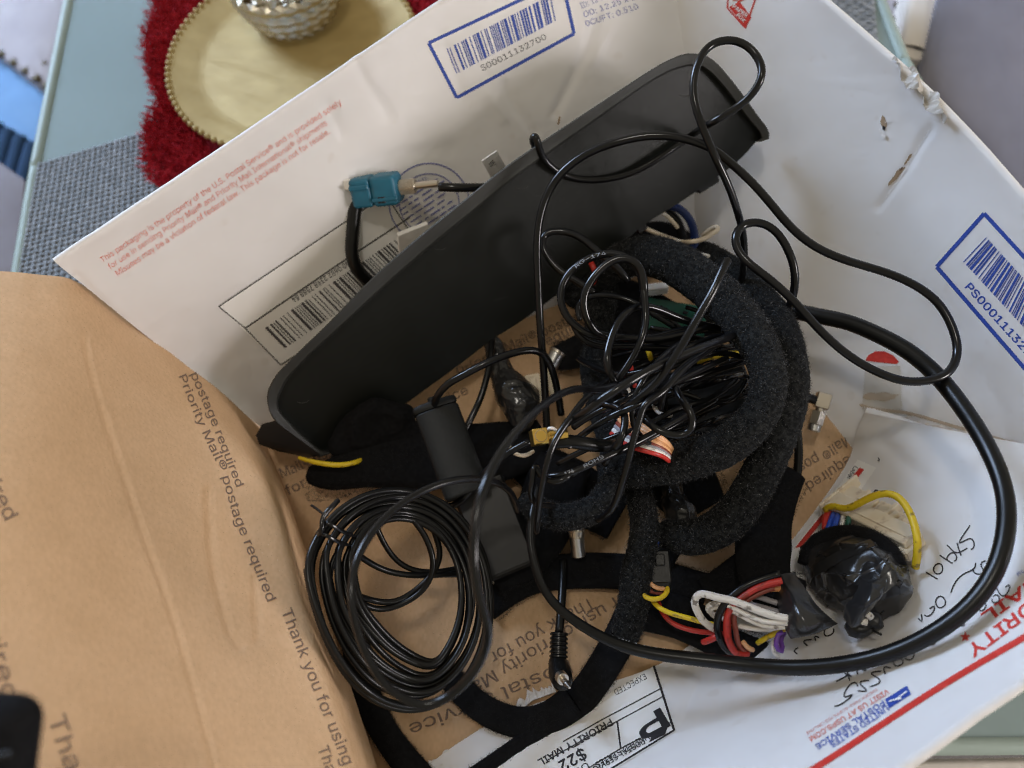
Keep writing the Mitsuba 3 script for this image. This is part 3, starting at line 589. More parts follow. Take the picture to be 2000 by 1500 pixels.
cross = [
 ([(1424, 506, 150), (1416, 518, 150), (1396, 562, 148), (1370, 608, 144), (1340, 660, 138), (1312, 706, 131), (1282, 746, 124), (1244, 780, 117), (1214, 800, 110), (1180, 820, 98)], 17, 'black cable ending in mid air over the fuzzy loom, slanting down to the tangle'),
 ([(1440, 640, 92), (1380, 688, 104), (1352, 706, 112), (1320, 736, 118), (1290, 768, 120), (1262, 788, 120), (1251, 812, 118), (1240, 850, 114), (1227, 900, 108), (1212, 950, 100), (1194, 992, 90), (1166, 1014, 78)], 14, 'black cable bending down the middle of the tangle towards the gold plug'),
 ([(1470, 640, 84), (1400, 668, 110), (1340, 690, 122), (1280, 716, 130), (1224, 748, 134), (1180, 776, 132), (1148, 800, 126), (1108, 824, 114)], 17, 'thick glossy black cable laid straight across the top of the tangle'),
 ([(1190, 742, 100), (1152, 770, 112), (1128, 796, 118), (1106, 826, 120), (1086, 856, 120), (1072, 892, 118), (1062, 935, 112), (1054, 985, 102), (1048, 1040, 80)], 13, 'thin black cable passing in front of the gold plug'),
 ([(1400, 780, 78), (1350, 806, 90), (1296, 836, 98), (1240, 866, 104), (1190, 890, 108), (1150, 908, 110), (1112, 924, 110), (1080, 930, 108), (1056, 928, 100), (1046, 912, 88)], 14, 'black cable with white lettering below the gold plug'),
 ([(1330, 742, 100), (1316, 745, 106), (1322, 766, 112), (1338, 790, 116), (1350, 812, 116), (1350, 834, 114), (1334, 848, 112), (1306, 847, 112), (1280, 836, 112), (1258, 816, 110), (1248, 800, 106), (1262, 780, 100)], 15, 'small black cable loop above the orange wires'),
 ([(1160, 788, 98), (1212, 800, 108), (1220, 826, 112), (1212, 856, 112), (1196, 880, 106), (1180, 905, 98)], 15, 'short black cable bow beside the felt strap'),
 ([(1500, 690, 76), (1440, 712, 84), (1390, 726, 90), (1340, 741, 94), (1318, 746, 94), (1300, 756, 92), (1280, 790, 84)], 13, 'thin black cable bent sharply near the green board'),
 ([(1300, 800, 72), (1298, 778, 78), (1310, 768, 82), (1340, 770, 82), (1376, 784, 80), (1410, 786, 78), (1440, 770, 74), (1458, 742, 68)], 11, 'thin black cable sagging over the dark module'),
 ([(1090, 905, 66), (1140, 880, 76), (1200, 852, 84), (1260, 830, 88), (1320, 800, 90), (1380, 782, 84), (1440, 742, 74)], 12, 'thin black cable running behind the gold plug'),
 ([(1112, 928, 112), (1090, 940, 112), (1058, 930, 110), (1044, 912, 112), (1040, 935, 110), (1036, 958, 106), (1040, 975, 100), (1052, 985, 92), (1082, 988, 82)], 12, 'thin black cable hooked below the gold plug'),
 ([(1120, 835, 78), (1150, 815, 84), (1186, 796, 90), (1230, 774, 94), (1276, 742, 94), (1310, 716, 90), (1360, 694, 84)], 13, 'black cable lying beneath the straight glossy one'),
 ([(1118, 930, 82), (1150, 908, 88), (1196, 886, 92), (1250, 866, 94), (1300, 840, 92), (1352, 812, 86), (1400, 790, 78)], 10, 'thin black cable beside the lettered one'),
]
cross += [
 ([(1420, 700, 92), (1360, 726, 104), (1310, 752, 112), (1262, 784, 116), (1210, 806, 112), (1150, 840, 102), (1110, 872, 90)], 13, 'black cable slanting just below the straight glossy one'),
 ([(1330, 668, 100), (1290, 700, 112), (1256, 742, 116), (1236, 790, 112), (1240, 836, 104), (1270, 868, 92)], 12, 'thin black cable dropping steeply through the middle of the tangle'),
 ([(1460, 700, 84), (1416, 690, 92), (1370, 694, 98), (1330, 716, 102), (1300, 760, 100), (1290, 800, 92)], 11, 'thin black cable turning down beside the yellow wire'),
 ([(1130, 700, 60), (1180, 724, 78), (1230, 730, 90), (1290, 712, 96), (1350, 676, 92), (1420, 654, 80)], 12, 'thin black cable rising to the right under the coaxial rings'),
]
for q, w, lab_ in cross: cab('tangled_cable', q, w, label=lab_)
add('cable_lettering', PathSurf(cross[4][0], 14).text('ROHS', [(1142, 914), (1180, 894)], 7), 'cable_print', 'tangled_cable_004', smooth=False)
add('cable_lettering', PathSurf(cross[4][0], 14).text('174', [(1104, 929), (1122, 922)], 7, True), 'cable_print', 'tangled_cable_004', smooth=False)
# fine black leads fanned out through the ring of fuzzy loom
q = random.Random(12)
LEADS = []
for k in range(16):
    y0 = 640 + k * 10.5 + q.uniform(-6, 6); x0 = 1180 + q.uniform(0, 60)
    a = q.uniform(-.3, .15)
    pts = [(x0, y0 + 40 + k * 4, 60 + q.uniform(-8, 8))]
    for j in range(1, 6):
        pts.append((x0 + j * 52 + q.uniform(-8, 8), y0 + 40 + k * 4 - j * (16 + a * 20) + q.uniform(-9, 9) + 10 * math.sin(j * 1.1 + k), 58 + q.uniform(-14, 18) + 8 * math.sin(j + k)))
    LEADS.append(pts)
for k, pts in enumerate(LEADS):
    cab('thin_lead', pts, q.uniform(7, 11), label='thin glossy black lead in the fan threaded through the fuzzy loom ring', cat='lead', group='thin black leads threaded through the loom ring')
for pts in ([(1280, 612, 70), (1330, 626, 74), (1390, 640, 72), (1450, 636, 66), (1500, 650, 58)], [(1270, 640, 66), (1340, 648, 72), (1400, 646, 72), (1460, 660, 64)], [(1340, 600, 58), (1370, 612, 62), (1400, 640, 62), (1430, 668, 58)], [(1290, 600, 62), (1310, 622, 64), (1340, 650, 64), (1380, 664, 60)]):
    cab('thin_lead', pts, 9, label='thin glossy black lead crossing the green circuit board', cat='lead', group='thin black leads over the green board')
# heavy cable round the right-hand side
BC = [(1500, 606, 52), (1545, 608, 58), (1592, 616, 64), (1650, 628, 70), (1700, 647, 74), (1764, 680, 78), (1824, 728, 82), (1876, 790, 88), (1926, 868, 94), (1960, 950, 100), (1966, 1030, 104), (1944, 1112, 104), (1900, 1176, 100), (1840, 1226, 94), (1760, 1268, 84), (1672, 1293, 74), (1584, 1303, 66), (1500, 1301, 58), (1400, 1291, 52), (1310, 1281, 50), (1240, 1268, 50), (1180, 1246, 52), (1120, 1210, 56), (1072, 1164, 60), (1046, 1106, 64), (1036, 1050, 66), (1040, 1000, 66), (1052, 950, 60)]
cab('heavy_cable', BC, [32, 32, 31, 31, 32, 33, 33, 34, 34, 35, 35, 34, 33, 32, 31, 30, 28, 26, 24, 22, 19, 17, 16, 15, 15], 'cable_matt', label='thick black cable sweeping round the right side of the carton', cat='cable', sides=18)
add('cable_lettering', PathSurf([p for p in BC if 1150 < p[0] < 1430 and p[1] > 1200], 20).text('VW-1  80 C  30V', [(1206, 1252), (1256, 1266), (1318, 1277)], 6.5, True), 'cable_print', 'heavy_cable', smooth=False)

# ------------------------------------------------------------------ fuzzy tape looms
def fuzz(c, r, n, length, seed, width=.00009, flat=None):
    g = np.random.default_rng(seed); k = g.integers(1, len(c) - 1, n); t = c[k + 0] - c[k - 1]; t /= np.linalg.norm(t, axis=1, keepdims=True) + 1e-9
    d = g.normal(size=(n, 3)); d[:, 2] = np.abs(d[:, 2]) * 1.2; 
    if flat is None:
        d -= t * (d * t).sum(1)[:, None]; d /= np.linalg.norm(d, axis=1, keepdims=True)
        base = c[k] + (c[k] - c[k - 1]) * g.random((n, 1)) + d * (np.broadcast_to(r, (len(c),))[k][:, None] - .0004)
    else:
        A = np.cross(t, [0, 0, 1.0]); A /= np.linalg.norm(A, axis=1, keepdims=True) + 1e-9; B = np.cross(A, t); B *= np.sign(B[:, 2:] + 1e-9)
        a = g.random(n) * np.pi; d = np.cos(a)[:, None] * A * .9 + np.sin(a)[:, None] * B * .5
        base = c[k] + (c[k] - c[k - 1]) * g.random((n, 1)) + np.cos(a)[:, None] * A * flat[0] + np.sin(a)[:, None] * B * flat[1]
        d /= np.linalg.norm(d, axis=1, keepdims=True)
    tip = d * .55 + g.normal(size=(n, 3)) * .62; tip /= np.linalg.norm(tip, axis=1, keepdims=True)
    L = length * g.uniform(.35, 1.25, (n, 1))
    side = np.cross(tip, EYE - base); side /= np.linalg.norm(side, axis=1, keepdims=True) + 1e-9
    w = width * g.uniform(.6, 1.4, (n, 1))
    mid = base + tip * L * .55 + g.normal(size=(n, 3)) * L * .08; end = base + tip * L + g.normal(size=(n, 3)) * L * .22
    v = np.stack([base - side * w, base + side * w, mid + side * w * .8, mid - side * w * .8, end], 1).reshape(-1, 3)
    b = np.arange(n)[:, None] * 5
    f = np.vstack([b + [0, 1, 2], b + [0, 2, 3], b + [3, 2, 4]])
    return trimesh.Trimesh(v, f, process=False)
def loom(pts, w, label, seed, n=7000, parent=None, wob=.0012):
    c, _ = spline(pts, step=.0012)
    _, dep = to_pixel(c); r = (np.interp(np.linspace(0, 1, len(c)), np.linspace(0, 1, len(w)), w) if np.ndim(w) else w) * dep / (2 * FOC)
    m = tube3(c, r, 30)
    nrm = m.vertex_normals; v = np.asarray(m.vertices)
    s = np.repeat(np.arange(len(c)), 30); s = np.r_[s, [0, len(c) - 1]]
    wrap = np.abs(((s * .0012 / .011 + np.r_[np.tile(np.arange(30) / 30, len(c)), 0, 0] + seed * .37) % 1) - .5) * 2
    m.vertices = v + nrm * (wob * .7 * (meshkit.fbm(v * 420, 3, seed) - .5) + .00022 * np.sin(s * .0012 / .0019 * 6.283 + 2.5 * meshkit.noise(v * 90, seed)) * meshkit.noise(v * 60, seed + 5) - .0011 * np.clip((wrap - .86) / .14, 0, 1) + .0012 * (meshkit.fbm(v * 70, 2, seed + 3) - .5))[:, None]
    t = thing('fuzzy_loom', label, 'wiring loom')
    add('wrap', m, 'fuzzy_tape', t, smooth=True)
    add('nap', fuzz(c, r, int(n * 1.35), .0020, seed, .00011), 'fuzz_fibre', t, smooth=False, kind='stuff')
    return t
loom([(1110, 580, 26), (1160, 545, 40), (1210, 512, 56), (1262, 500, 68), (1320, 516, 78), (1390, 566, 88), (1446, 622, 94), (1488, 690, 98), (1500, 752, 98), (1484, 808, 94), (1436, 858, 88), (1370, 892, 80), (1300, 908, 72), (1236, 914, 62), (1190, 905, 48)], [52, 60, 70, 80, 84, 84, 82, 74, 70, 76, 78, 76, 72, 62], 'thick fuzzy black taped loom curling round the cable tangle, inner ring', 1, 11000)
loom([(1372, 500, 48), (1430, 540, 60), (1484, 590, 70), (1524, 646, 78), (1542, 712, 82), (1540, 784, 82), (1514, 862, 78), (1478, 940, 70), (1440, 1000, 62), (1396, 1036, 54), (1346, 1050, 44), (1300, 1042, 32)], [60, 70, 72, 72, 68, 70, 74, 74, 76, 74, 68, 56], 'thick fuzzy black taped loom hugging the outside of the inner ring', 2, 9000)
loom([(1186, 560, 30), (1172, 620, 36), (1164, 690, 42), (1166, 760, 48), (1186, 830, 56), (1200, 900, 60), (1190, 958, 60), (1158, 996, 58), (1110, 1010, 54), (1066, 1004, 46), (1030, 980, 34)], [50, 56, 58, 58, 56, 56, 54, 54, 52, 46], 'fuzzy black taped loom bending in a U below the gold plug', 3, 7000)
loom([(1206, 900, 30), (1232, 930, 40), (1252, 985, 46), (1258, 1045, 46), (1246, 1110, 40), (1236, 1180, 30), (1222, 1240, 18)], [50, 54, 54, 56, 60, 60, 56], 'fuzzy black taped loom hanging down left of the coloured wires', 4, 5000)

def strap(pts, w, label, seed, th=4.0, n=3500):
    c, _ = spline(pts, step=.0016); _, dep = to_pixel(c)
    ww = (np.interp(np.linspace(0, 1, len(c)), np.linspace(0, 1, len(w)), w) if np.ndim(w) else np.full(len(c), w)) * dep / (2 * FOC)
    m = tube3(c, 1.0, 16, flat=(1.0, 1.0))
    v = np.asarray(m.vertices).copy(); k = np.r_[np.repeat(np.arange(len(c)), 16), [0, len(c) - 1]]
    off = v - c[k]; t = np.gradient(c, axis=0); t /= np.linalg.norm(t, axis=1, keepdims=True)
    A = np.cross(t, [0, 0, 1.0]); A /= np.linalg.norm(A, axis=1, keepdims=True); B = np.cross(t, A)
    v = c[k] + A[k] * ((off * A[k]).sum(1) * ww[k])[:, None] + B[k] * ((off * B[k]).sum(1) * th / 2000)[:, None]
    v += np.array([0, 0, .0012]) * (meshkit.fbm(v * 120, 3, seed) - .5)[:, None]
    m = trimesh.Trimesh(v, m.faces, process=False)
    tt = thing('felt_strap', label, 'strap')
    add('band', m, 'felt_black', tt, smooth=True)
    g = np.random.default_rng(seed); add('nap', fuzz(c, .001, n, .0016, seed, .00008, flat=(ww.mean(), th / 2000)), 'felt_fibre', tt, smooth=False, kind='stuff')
strap([(950, 1190, 4), (985, 1160, 5), (1030, 1132, 6), (1090, 1118, 7), (1160, 1114, 8), (1230, 1118, 9), (1300, 1130, 9), (1380, 1150, 10)], [50, 60, 66, 70, 70, 66, 60], 'black felt strap lying across the floor above the printed words', 41, 7)
strap([(1300, 1060, 12), (1262, 1130, 12), (1226, 1216, 10), (1180, 1300, 8), (1130, 1370, 8), (1060, 1440, 9), (980, 1500, 10), (880, 1570, 12)], [70, 66, 64, 62, 66, 66, 70], 'wide black felt strap slanting down to the near edge of the floor', 42, 5)
strap([(860, 1300, 5), (905, 1352, 6), (950, 1388, 7), (1010, 1410, 8), (1070, 1402, 10), (1120, 1370, 13)], [44, 52, 54, 56, 60, 66], 'short black felt strap curving from under the coil to the slanting strap', 43, 5)
strap([(690, 1180, 8), (700, 1290, 7), (726, 1380, 6), (764, 1450, 6), (820, 1520, 6), (880, 1590, 6)], [56, 56, 54, 54, 58, 60], 'black felt strap coming out from under the coil towards the viewer', 44, 5)
strap([(1210, 1190, 10), (1290, 1196, 12), (1360, 1220, 14), (1420, 1256, 16), (1500, 1280, 18)], [70, 84, 84, 70, 50], 'black felt strap under the coloured wires', 45, 7)
strap([(1540, 920, 20), (1500, 1000, 26), (1490, 1070, 32), (1500, 1140, 40), (1560, 1170, 52)], [70, 96, 110, 100, 80], 'broad black felt strap running up to the taped bundle', 46, 8)
strap([(1380, 1160, 16), (1440, 1120, 22), (1480, 1080, 28), (1500, 1030, 30)], [60, 64, 60, 50], 'black felt strap crossing towards the broad strap', 48, 6)
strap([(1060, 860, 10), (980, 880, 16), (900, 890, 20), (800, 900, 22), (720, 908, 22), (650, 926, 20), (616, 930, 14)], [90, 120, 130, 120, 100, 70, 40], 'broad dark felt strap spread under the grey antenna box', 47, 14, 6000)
strap([(1080, 700, 8), (1120, 690, 12), (1160, 670, 14), (1200, 640, 12)], [46, 64, 70, 60], 'short black felt strap beside the silver plug end', 50, 12)
strap([(1340, 486, 14), (1310, 470, 22), (1270, 470, 26), (1220, 520, 20)], [60, 70, 76, 70], 'black felt strap under the cream wire', 51, 14)
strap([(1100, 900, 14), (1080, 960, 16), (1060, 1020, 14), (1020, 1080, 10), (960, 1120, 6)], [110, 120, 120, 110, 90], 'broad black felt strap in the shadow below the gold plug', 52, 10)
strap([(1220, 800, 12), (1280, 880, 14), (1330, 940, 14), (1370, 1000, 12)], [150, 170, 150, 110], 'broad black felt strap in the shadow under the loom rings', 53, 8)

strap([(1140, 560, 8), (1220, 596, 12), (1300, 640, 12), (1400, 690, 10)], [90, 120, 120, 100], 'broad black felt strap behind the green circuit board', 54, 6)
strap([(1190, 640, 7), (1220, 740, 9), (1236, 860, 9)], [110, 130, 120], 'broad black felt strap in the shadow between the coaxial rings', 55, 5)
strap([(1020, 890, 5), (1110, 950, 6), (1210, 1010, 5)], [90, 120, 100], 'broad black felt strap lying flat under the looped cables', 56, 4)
# ------------------------------------------------------------------ coil of thin cable held by a twist tie
O_ = [(598, 1100), (610, 1175), (634, 1250), (676, 1325), (734, 1376), (806, 1392), (872, 1372), (926, 1318), (958, 1240), (962, 1160), (948, 1085), (912, 1022), (858, 976), (792, 956), (724, 962), (664, 994), (622, 1040)]
I_ = [(694, 1100), (702, 1160), (724, 1200), (766, 1246), (812, 1276), (850, 1288), (872, 1262), (890, 1220), (897, 1170), (892, 1118), (876, 1076), (850, 1042), (816, 1020), (776, 1012), (740, 1022), (712, 1046), (698, 1074)]
def closed(p, u):
    p = np.vstack([p, p[:1]]).astype(float)
    return CubicSpline(np.arange(len(p)), p, bc_type='periodic')(u % (len(p) - 1))
coil = thing('cable_coil', 'neat coil of thin black cable tied with a black twist tie', 'cable coil')
gq = np.random.default_rng(3); turns = 13; mcnt = 80
tt_ = np.array([.00, .05, .12, .02, .30, .42, .36, .54, .66, .60, .80, .95, .88, 1.0]); hh = np.array([0, 3, 1, 5.5, 2, 0, 5, 3, 0.5, 6, 3, 1, 5, 3.])
pts = []
for k in range(turns * mcnt):
    s = k / mcnt; a = (k % mcnt) / mcnt
    f = np.interp(s, np.arange(turns + 1), tt_); h = np.interp(s, np.arange(turns + 1), hh)
    po, pi_ = closed(O_, a * 17), closed(I_, a * 17)
    f = f + .10 * math.sin(2 * math.pi * a * 1 + k * .004 + int(s) * 2.1) * (1 - abs(2 * f - 1)) 
    x, y = po * (1 - f) + pi_ * f
    z = np.interp(x, [595, 700, 800, 965], [97, 84, 62, 44]) + h + 1.2 * math.sin(a * 12.6 + s * 2.3)
    pts.append(P(x + 2.2 * math.sin(a * 9.4 + s * 1.7), y + 2.2 * math.cos(a * 8.1 + s * 2.9), z))
pts = np.array(pts); kern = np.ones(5) / 5
pts = np.stack([np.convolve(np.pad(pts[:, j], 2, 'edge'), kern, 'valid') for j in range(3)], 1)
add('wound_cable', tube3(pts, .00150, 10), 'cable_matt', coil, smooth=True)
cab('inner_turn', [(808, 1016, 66), (826, 1040, 62), (842, 1075, 58), (846, 1110, 54), (828, 1150, 50), (784, 1180, 50), (742, 1189, 54), (704, 1176, 62), (680, 1150, 72)], 12, 'cable_matt', parent=coil)
cab('inner_turn', [(846, 1036, 54), (858, 1080, 48), (846, 1118, 46), (806, 1158, 48), (766, 1176, 52), (726, 1172, 58), (690, 1160, 70)], 12, 'cable_matt', parent=coil)
cab('inner_turn', [(696, 1080, 70), (718, 1096, 62), (760, 1116, 52), (820, 1124, 44), (880, 1122, 38), (930, 1124, 32)], 12, 'cable_matt', parent=coil)
cab('inner_turn', [(728, 1010, 64), (742, 1045, 58), (772, 1092, 50), (820, 1116, 44), (884, 1112, 38), (920, 1100, 34)], 11, 'cable_matt', parent=coil)
def ribbon(pts, w, th=1.2):
    c, _ = spline(pts, step=.001); _, dep = to_pixel(c); return tube3(c, 1.0, 10, flat=(w * dep.mean() / (2 * FOC), th / 2000))
add('twist_tie', cat_([ribbon([(628, 1034, 98), (640, 1022, 108), (662, 1034, 104), (690, 1046, 92), (700, 1050, 78)], 8), ribbon([(622, 1044, 98), (634, 1044, 107), (660, 1058, 102), (684, 1064, 90), (696, 1062, 76)], 8),
    cable_mesh([(608, 987, 102), (620, 995, 104), (632, 1004, 106), (640, 1006, 107)], .0006, 8), cable_mesh([(660, 978, 104), (650, 988, 107), (638, 1000, 108), (630, 1014, 108), (629, 1030, 108), (626, 1044, 106), (622, 1040, 103)], .0013, 8)]), 'cable_black', coil, smooth=40)

# ------------------------------------------------------------------ antenna boxes
ant = thing('antenna_box', 'dark grey flat antenna box with a cable from its end', 'antenna')
f = Frame(P(852, 806, 52), P(912, 968, 44), (0.12, .0, 1))
wA = 92 * .40 / FOC
sec = np.array([[math.cos(t) * wA / 2, math.sin(t) * .0035 + (.0075 if math.sin(t) >= 0 else 0)] for t in np.linspace(0, 2 * math.pi, 40, endpoint=False)])
def prism(sec, L):
    n = len(sec); v = np.vstack([np.c_[np.full(n, x), sec[:, 0], sec[:, 1]] for x in (0, .0012, L - .0012, L)])
    v[:n, 1:] *= .95; v[3 * n:, 1:] *= .95
    i, j = np.meshgrid(np.arange(3), np.arange(n), indexing='ij'); q4 = np.stack([i * n + j, i * n + (j + 1) % n, (i + 1) * n + (j + 1) % n, (i + 1) * n + j], -1).reshape(-1, 4)
    fc = np.vstack([q4[:, [0, 2, 1]], q4[:, [0, 3, 2]]]); v = np.vstack([v, [[0, 0, .004]], [[L, 0, .004]]]); j = np.arange(n)
    fc = np.vstack([fc, np.stack([j * 0 + 4 * n, j, (j + 1) % n], 1), np.stack([j * 0 + 4 * n + 1, 3 * n + (j + 1) % n, 3 * n + j], 1)])
    m = trimesh.Trimesh(v, fc, process=False); m.fix_normals(); return m
add('casing', f.put(prism(sec, f.L)), 'dark_plastic', ant, smooth=30)
add('end_cap', f.put(prism(sec * 1.02, .004), (-.0045, 0, 0)), 'dark_plastic', ant, smooth=30)
add('cable_boot', f.cyl(.0026, .004, (-.008, 0, .004)), 'dark_plastic', ant)
cab('lead', [(850, 806, 57), (849, 790, 62), (855, 774, 68), (874, 752, 74), (906, 733, 78), (952, 709, 80), (1000, 691, 78), (1036, 685, 74), (1062, 694, 68), (1078, 722, 60), (1088, 760, 48), (1096, 810, 34)], 14.5, parent=ant)
cab('slack_cable', [(962, 660, 34), (958, 700, 38), (950, 740, 38), (934, 788, 36), (914, 830, 34), (896, 880, 30)], 13, label='thin black cable descending behind the grey antenna box', cat='cable')
ant2 = thing('module_box', 'matt black module box below the grey antenna box', 'module')
f2 = Frame(P(930, 940, 34), P(1000, 1120, 22), (0, 0, 1))
add('casing', f2.box((f2.L, 112 * .41 / FOC, .014), (f2.L / 2, 0, -.007), .0015), 'cable_matt', ant2)
add('seam', f2.box((f2.L * .9, 100 * .41 / FOC, .0006), (f2.L / 2, 0, .0002), .0002), 'black_plastic', ant2)
cab('slack_cable', [(862, 992, 40), (890, 985, 44), (916, 962, 48), (934, 938, 52), (960, 910, 60), (1000, 880, 66), (1034, 862, 68)], 14, label='black cable curving from the coil past the antenna box', cat='cable')
mod = thing('module_box', 'smooth black module under the loom rings', 'module')
f3 = Frame(P(1300, 800, 30), P(1470, 760, 34), (0, 0, 1))
add('casing', f3.box((f3.L, .052, .02), (f3.L / 2, -.004, -.008), .002), 'dark_plastic', mod)
add('seam', f3.box((f3.L * .98, .001, .0212), (f3.L / 2, .012, -.008), .0003), 'black_plastic', mod)
pcb = thing('circuit_board', 'green circuit board glimpsed through the loom ring', 'circuit board')
f4 = Frame(P(1262, 600, 16), P(1380, 620, 16), (0, 0, 1))
add('board', f4.box((f4.L, .022, .0016), (f4.L / 2, -.004, 0), .0002), 'board_green', pcb)
for k in range(4): add('chip', f4.box((.003, .002, .0012), (.006 + k * .0062, -.006 + (k % 2) * .006, .0015), .0002), 'black_plastic' if k % 2 else 'steel', pcb)
add('white_block', Frame(P(1262, 562, 24), P(1318, 556, 24)).box((.014, .005, .008), (.007, 0, -.003), .0006), 'white_plastic', key_for('plug_block'), smooth=35)
labels['plug_block'] = {'label': 'small white plug block above the green circuit board', 'category': 'plug'}

# ------------------------------------------------------------------ teal radio plug and the tags behind the panel
fk = thing('radio_plug', 'teal blue plastic radio plug with a knurled metal sleeve', 'plug')
f = Frame(P(690, 376, 88), P(782, 366, 92), TN)
R_ = 58 * .44 / FOC / 2
def rbox(sx, sy, sz, r): 
    pts = [];
    for s in np.ndindex(2, 2, 2):
        s = np.array(s) * 2 - 1; c = (np.array([sx, sy, sz]) / 2 - r) * s
        pts.append(trimesh.creation.icosphere(1, r).vertices + c)
    return trimesh.convex.convex_hull(np.vstack(pts))
add('housing', f.put(rbox(f.L * .54, R_ * 2.05, R_ * 1.9, .0028), (f.L * .72, 0, 0)), 'teal_plastic', fk, smooth=50)
add('collar', f.put(rbox(f.L * .44, R_ * 2.0, R_ * 1.8, .0024), (f.L * .24, 0, 0)), 'teal_plastic', fk, smooth=50)
add('rib', f.box((f.L * .40, .0028, .003), (f.L * .24, R_ * .45, R_ * .9), .0005), 'teal_plastic', fk)
add('rib', f.box((f.L * .52, .0022, .0022), (f.L * .72, -R_ * .5, R_ * .92), .0005), 'teal_plastic', fk)
add('latch', f.box((f.L * .16, .0035, .001), (f.L * .66, -R_ * .52, R_ * .95), .0003), 'black_plastic', fk)
add('wire_seal', f.box((.0045, .006, .006), (-.001, R_ * .65, .002), .0008), 'white_plastic', fk)
kn = [f.cyl(.0038, .0100, (f.L * .98, 0, 0))]
for a in range(20):
    for j in range(9):
        t = 2 * math.pi * (a + (j % 2) * .5) / 20
        kn.append(f.put(trimesh.creation.icosphere(0, .00062), (f.L * .98 + .0010 + j * .0010, .0038 * math.cos(t), .0038 * math.sin(t))))
add('knurled_sleeve', cat_(kn), 'nickel', fk, smooth=False)
add('crimp_tube', f.cyl(.0021, .0135, (f.L * .98 + .0098, 0, 0)), 'nickel', fk)
cab('lead', [(858, 366, 96), (890, 367, 96), (935, 367, 92), (970, 366, 82)], 17, parent=fk)
cab('side_cable', [(712, 384, 84), (696, 400, 82), (690, 440, 76), (687, 478, 70), (690, 508, 64), (706, 536, 56), (740, 566, 44)], [27, 27, 26, 26, 26, 27], 'cable_matt', label='thick black cable hanging from the teal plug down the shipping label', cat='cable')
def tagthing(quad, h, label, text=None):
    t = thing('paper_tag', label, 'tag'); q4 = [np.asarray(P(x, y, z)) for x, y, z in quad]
    n = np.cross(q4[1] - q4[0], q4[3] - q4[0]); n /= np.linalg.norm(n); n = n if n @ (EYE - q4[0]) > 0 else -n
    v = np.array(q4 + [p - n * h for p in q4]); add('slip', trimesh.convex.convex_hull(v), 'white_plastic', t, smooth=False)
    return q4, n, t
q4, n4, tg = tagthing([oa(941, 315, 26), oa(970, 295, 28), oa(1004, 352, 14), oa(974, 374, 12)], .0006, 'small white tag poking out above the trim panel')
mt = meshkit.text_mesh('WN', .0038, .0001); ux = (q4[2] - q4[1]) / np.linalg.norm(q4[2] - q4[1]); uy = (q4[1] - q4[0]) / np.linalg.norm(q4[1] - q4[0])
mt.vertices = q4[0] + ux * .004 + uy * .0024 + mt.vertices[:, :1] * ux + mt.vertices[:, 1:2] * uy + n4 * (mt.vertices[:, 2:] + .0001)
add('tag_print', mt, 'ink_grey', tg, smooth=False)
tagthing([oa(778, 461, 14), oa(836, 438, 14), oa(850, 480, 8), oa(782, 500, 8)], .003, 'cream slip half hidden behind the trim panel beside the barcode')

# wires and bracket behind the far end of the trim panel
cab('cream_wire', [ot(1232, 432, -8), ot(1260, 446, -6), ot(1290, 459, -8), ot(1320, 470, -12), (1346, 473, 62), (1372, 468, 60), (1394, 455, 56), (1402, 448, 50), (1396, 444, 44), (1372, 460, 36)], 9, 'wire_cream', label='cream wire bowed below the far end of the trim panel', cat='wire')
cab('navy_wire', [(1290, 398, 52), (1318, 404, 52), (1340, 420, 48), (1352, 442, 42), (1356, 470, 34), (1350, 500, 24)], 16, 'wire_navy', label='dark blue wire curving down behind the cream wire', cat='wire')
cab('black_wire', [(1270, 402, 44), (1300, 412, 46), (1322, 432, 42), (1332, 460, 34), (1332, 500, 22)], 18, 'cable_matt', label='black wire beside the dark blue one', cat='wire')
cab('cream_wire', [(1286, 410, 54), (1306, 424, 54), (1324, 444, 48)], 8, 'wire_cream', label='short cream wire end crossing the dark blue wire', cat='wire')
cab('white_wire', [(1330, 508, 70), (1352, 498, 66), (1376, 500, 62), (1400, 508, 58), (1420, 524, 50)], 10, 'wire_white', label='pale wire peeping over the top of the fuzzy loom', cat='wire')
cab('red_wire', [(1196, 486, 50), (1210, 479, 56), (1222, 477, 54), (1232, 482, 46)], 14, 'wire_red', label='red wire end beside the lower edge of the trim panel', cat='wire')
cab('red_wire', [(1152, 510, 60), (1158, 522, 64), (1162, 534, 60), (1158, 552, 50)], 11, 'wire_red', label='red wire seen through the lettered coaxial loop', cat='wire')
dk = thing('dark_clip', 'flat black bracket standing against the right wall below the panel', 'bracket')
f = Frame(P(1330, 470, 30), P(1392, 480, 30)); add('plate', f.box((.020, .004, .026), (.008, 0, -.012), .0006), 'black_plastic', dk); add('foot', f.box((.022, .010, .003), (.008, -.004, -.0265), .0006), 'black_plastic', dk)

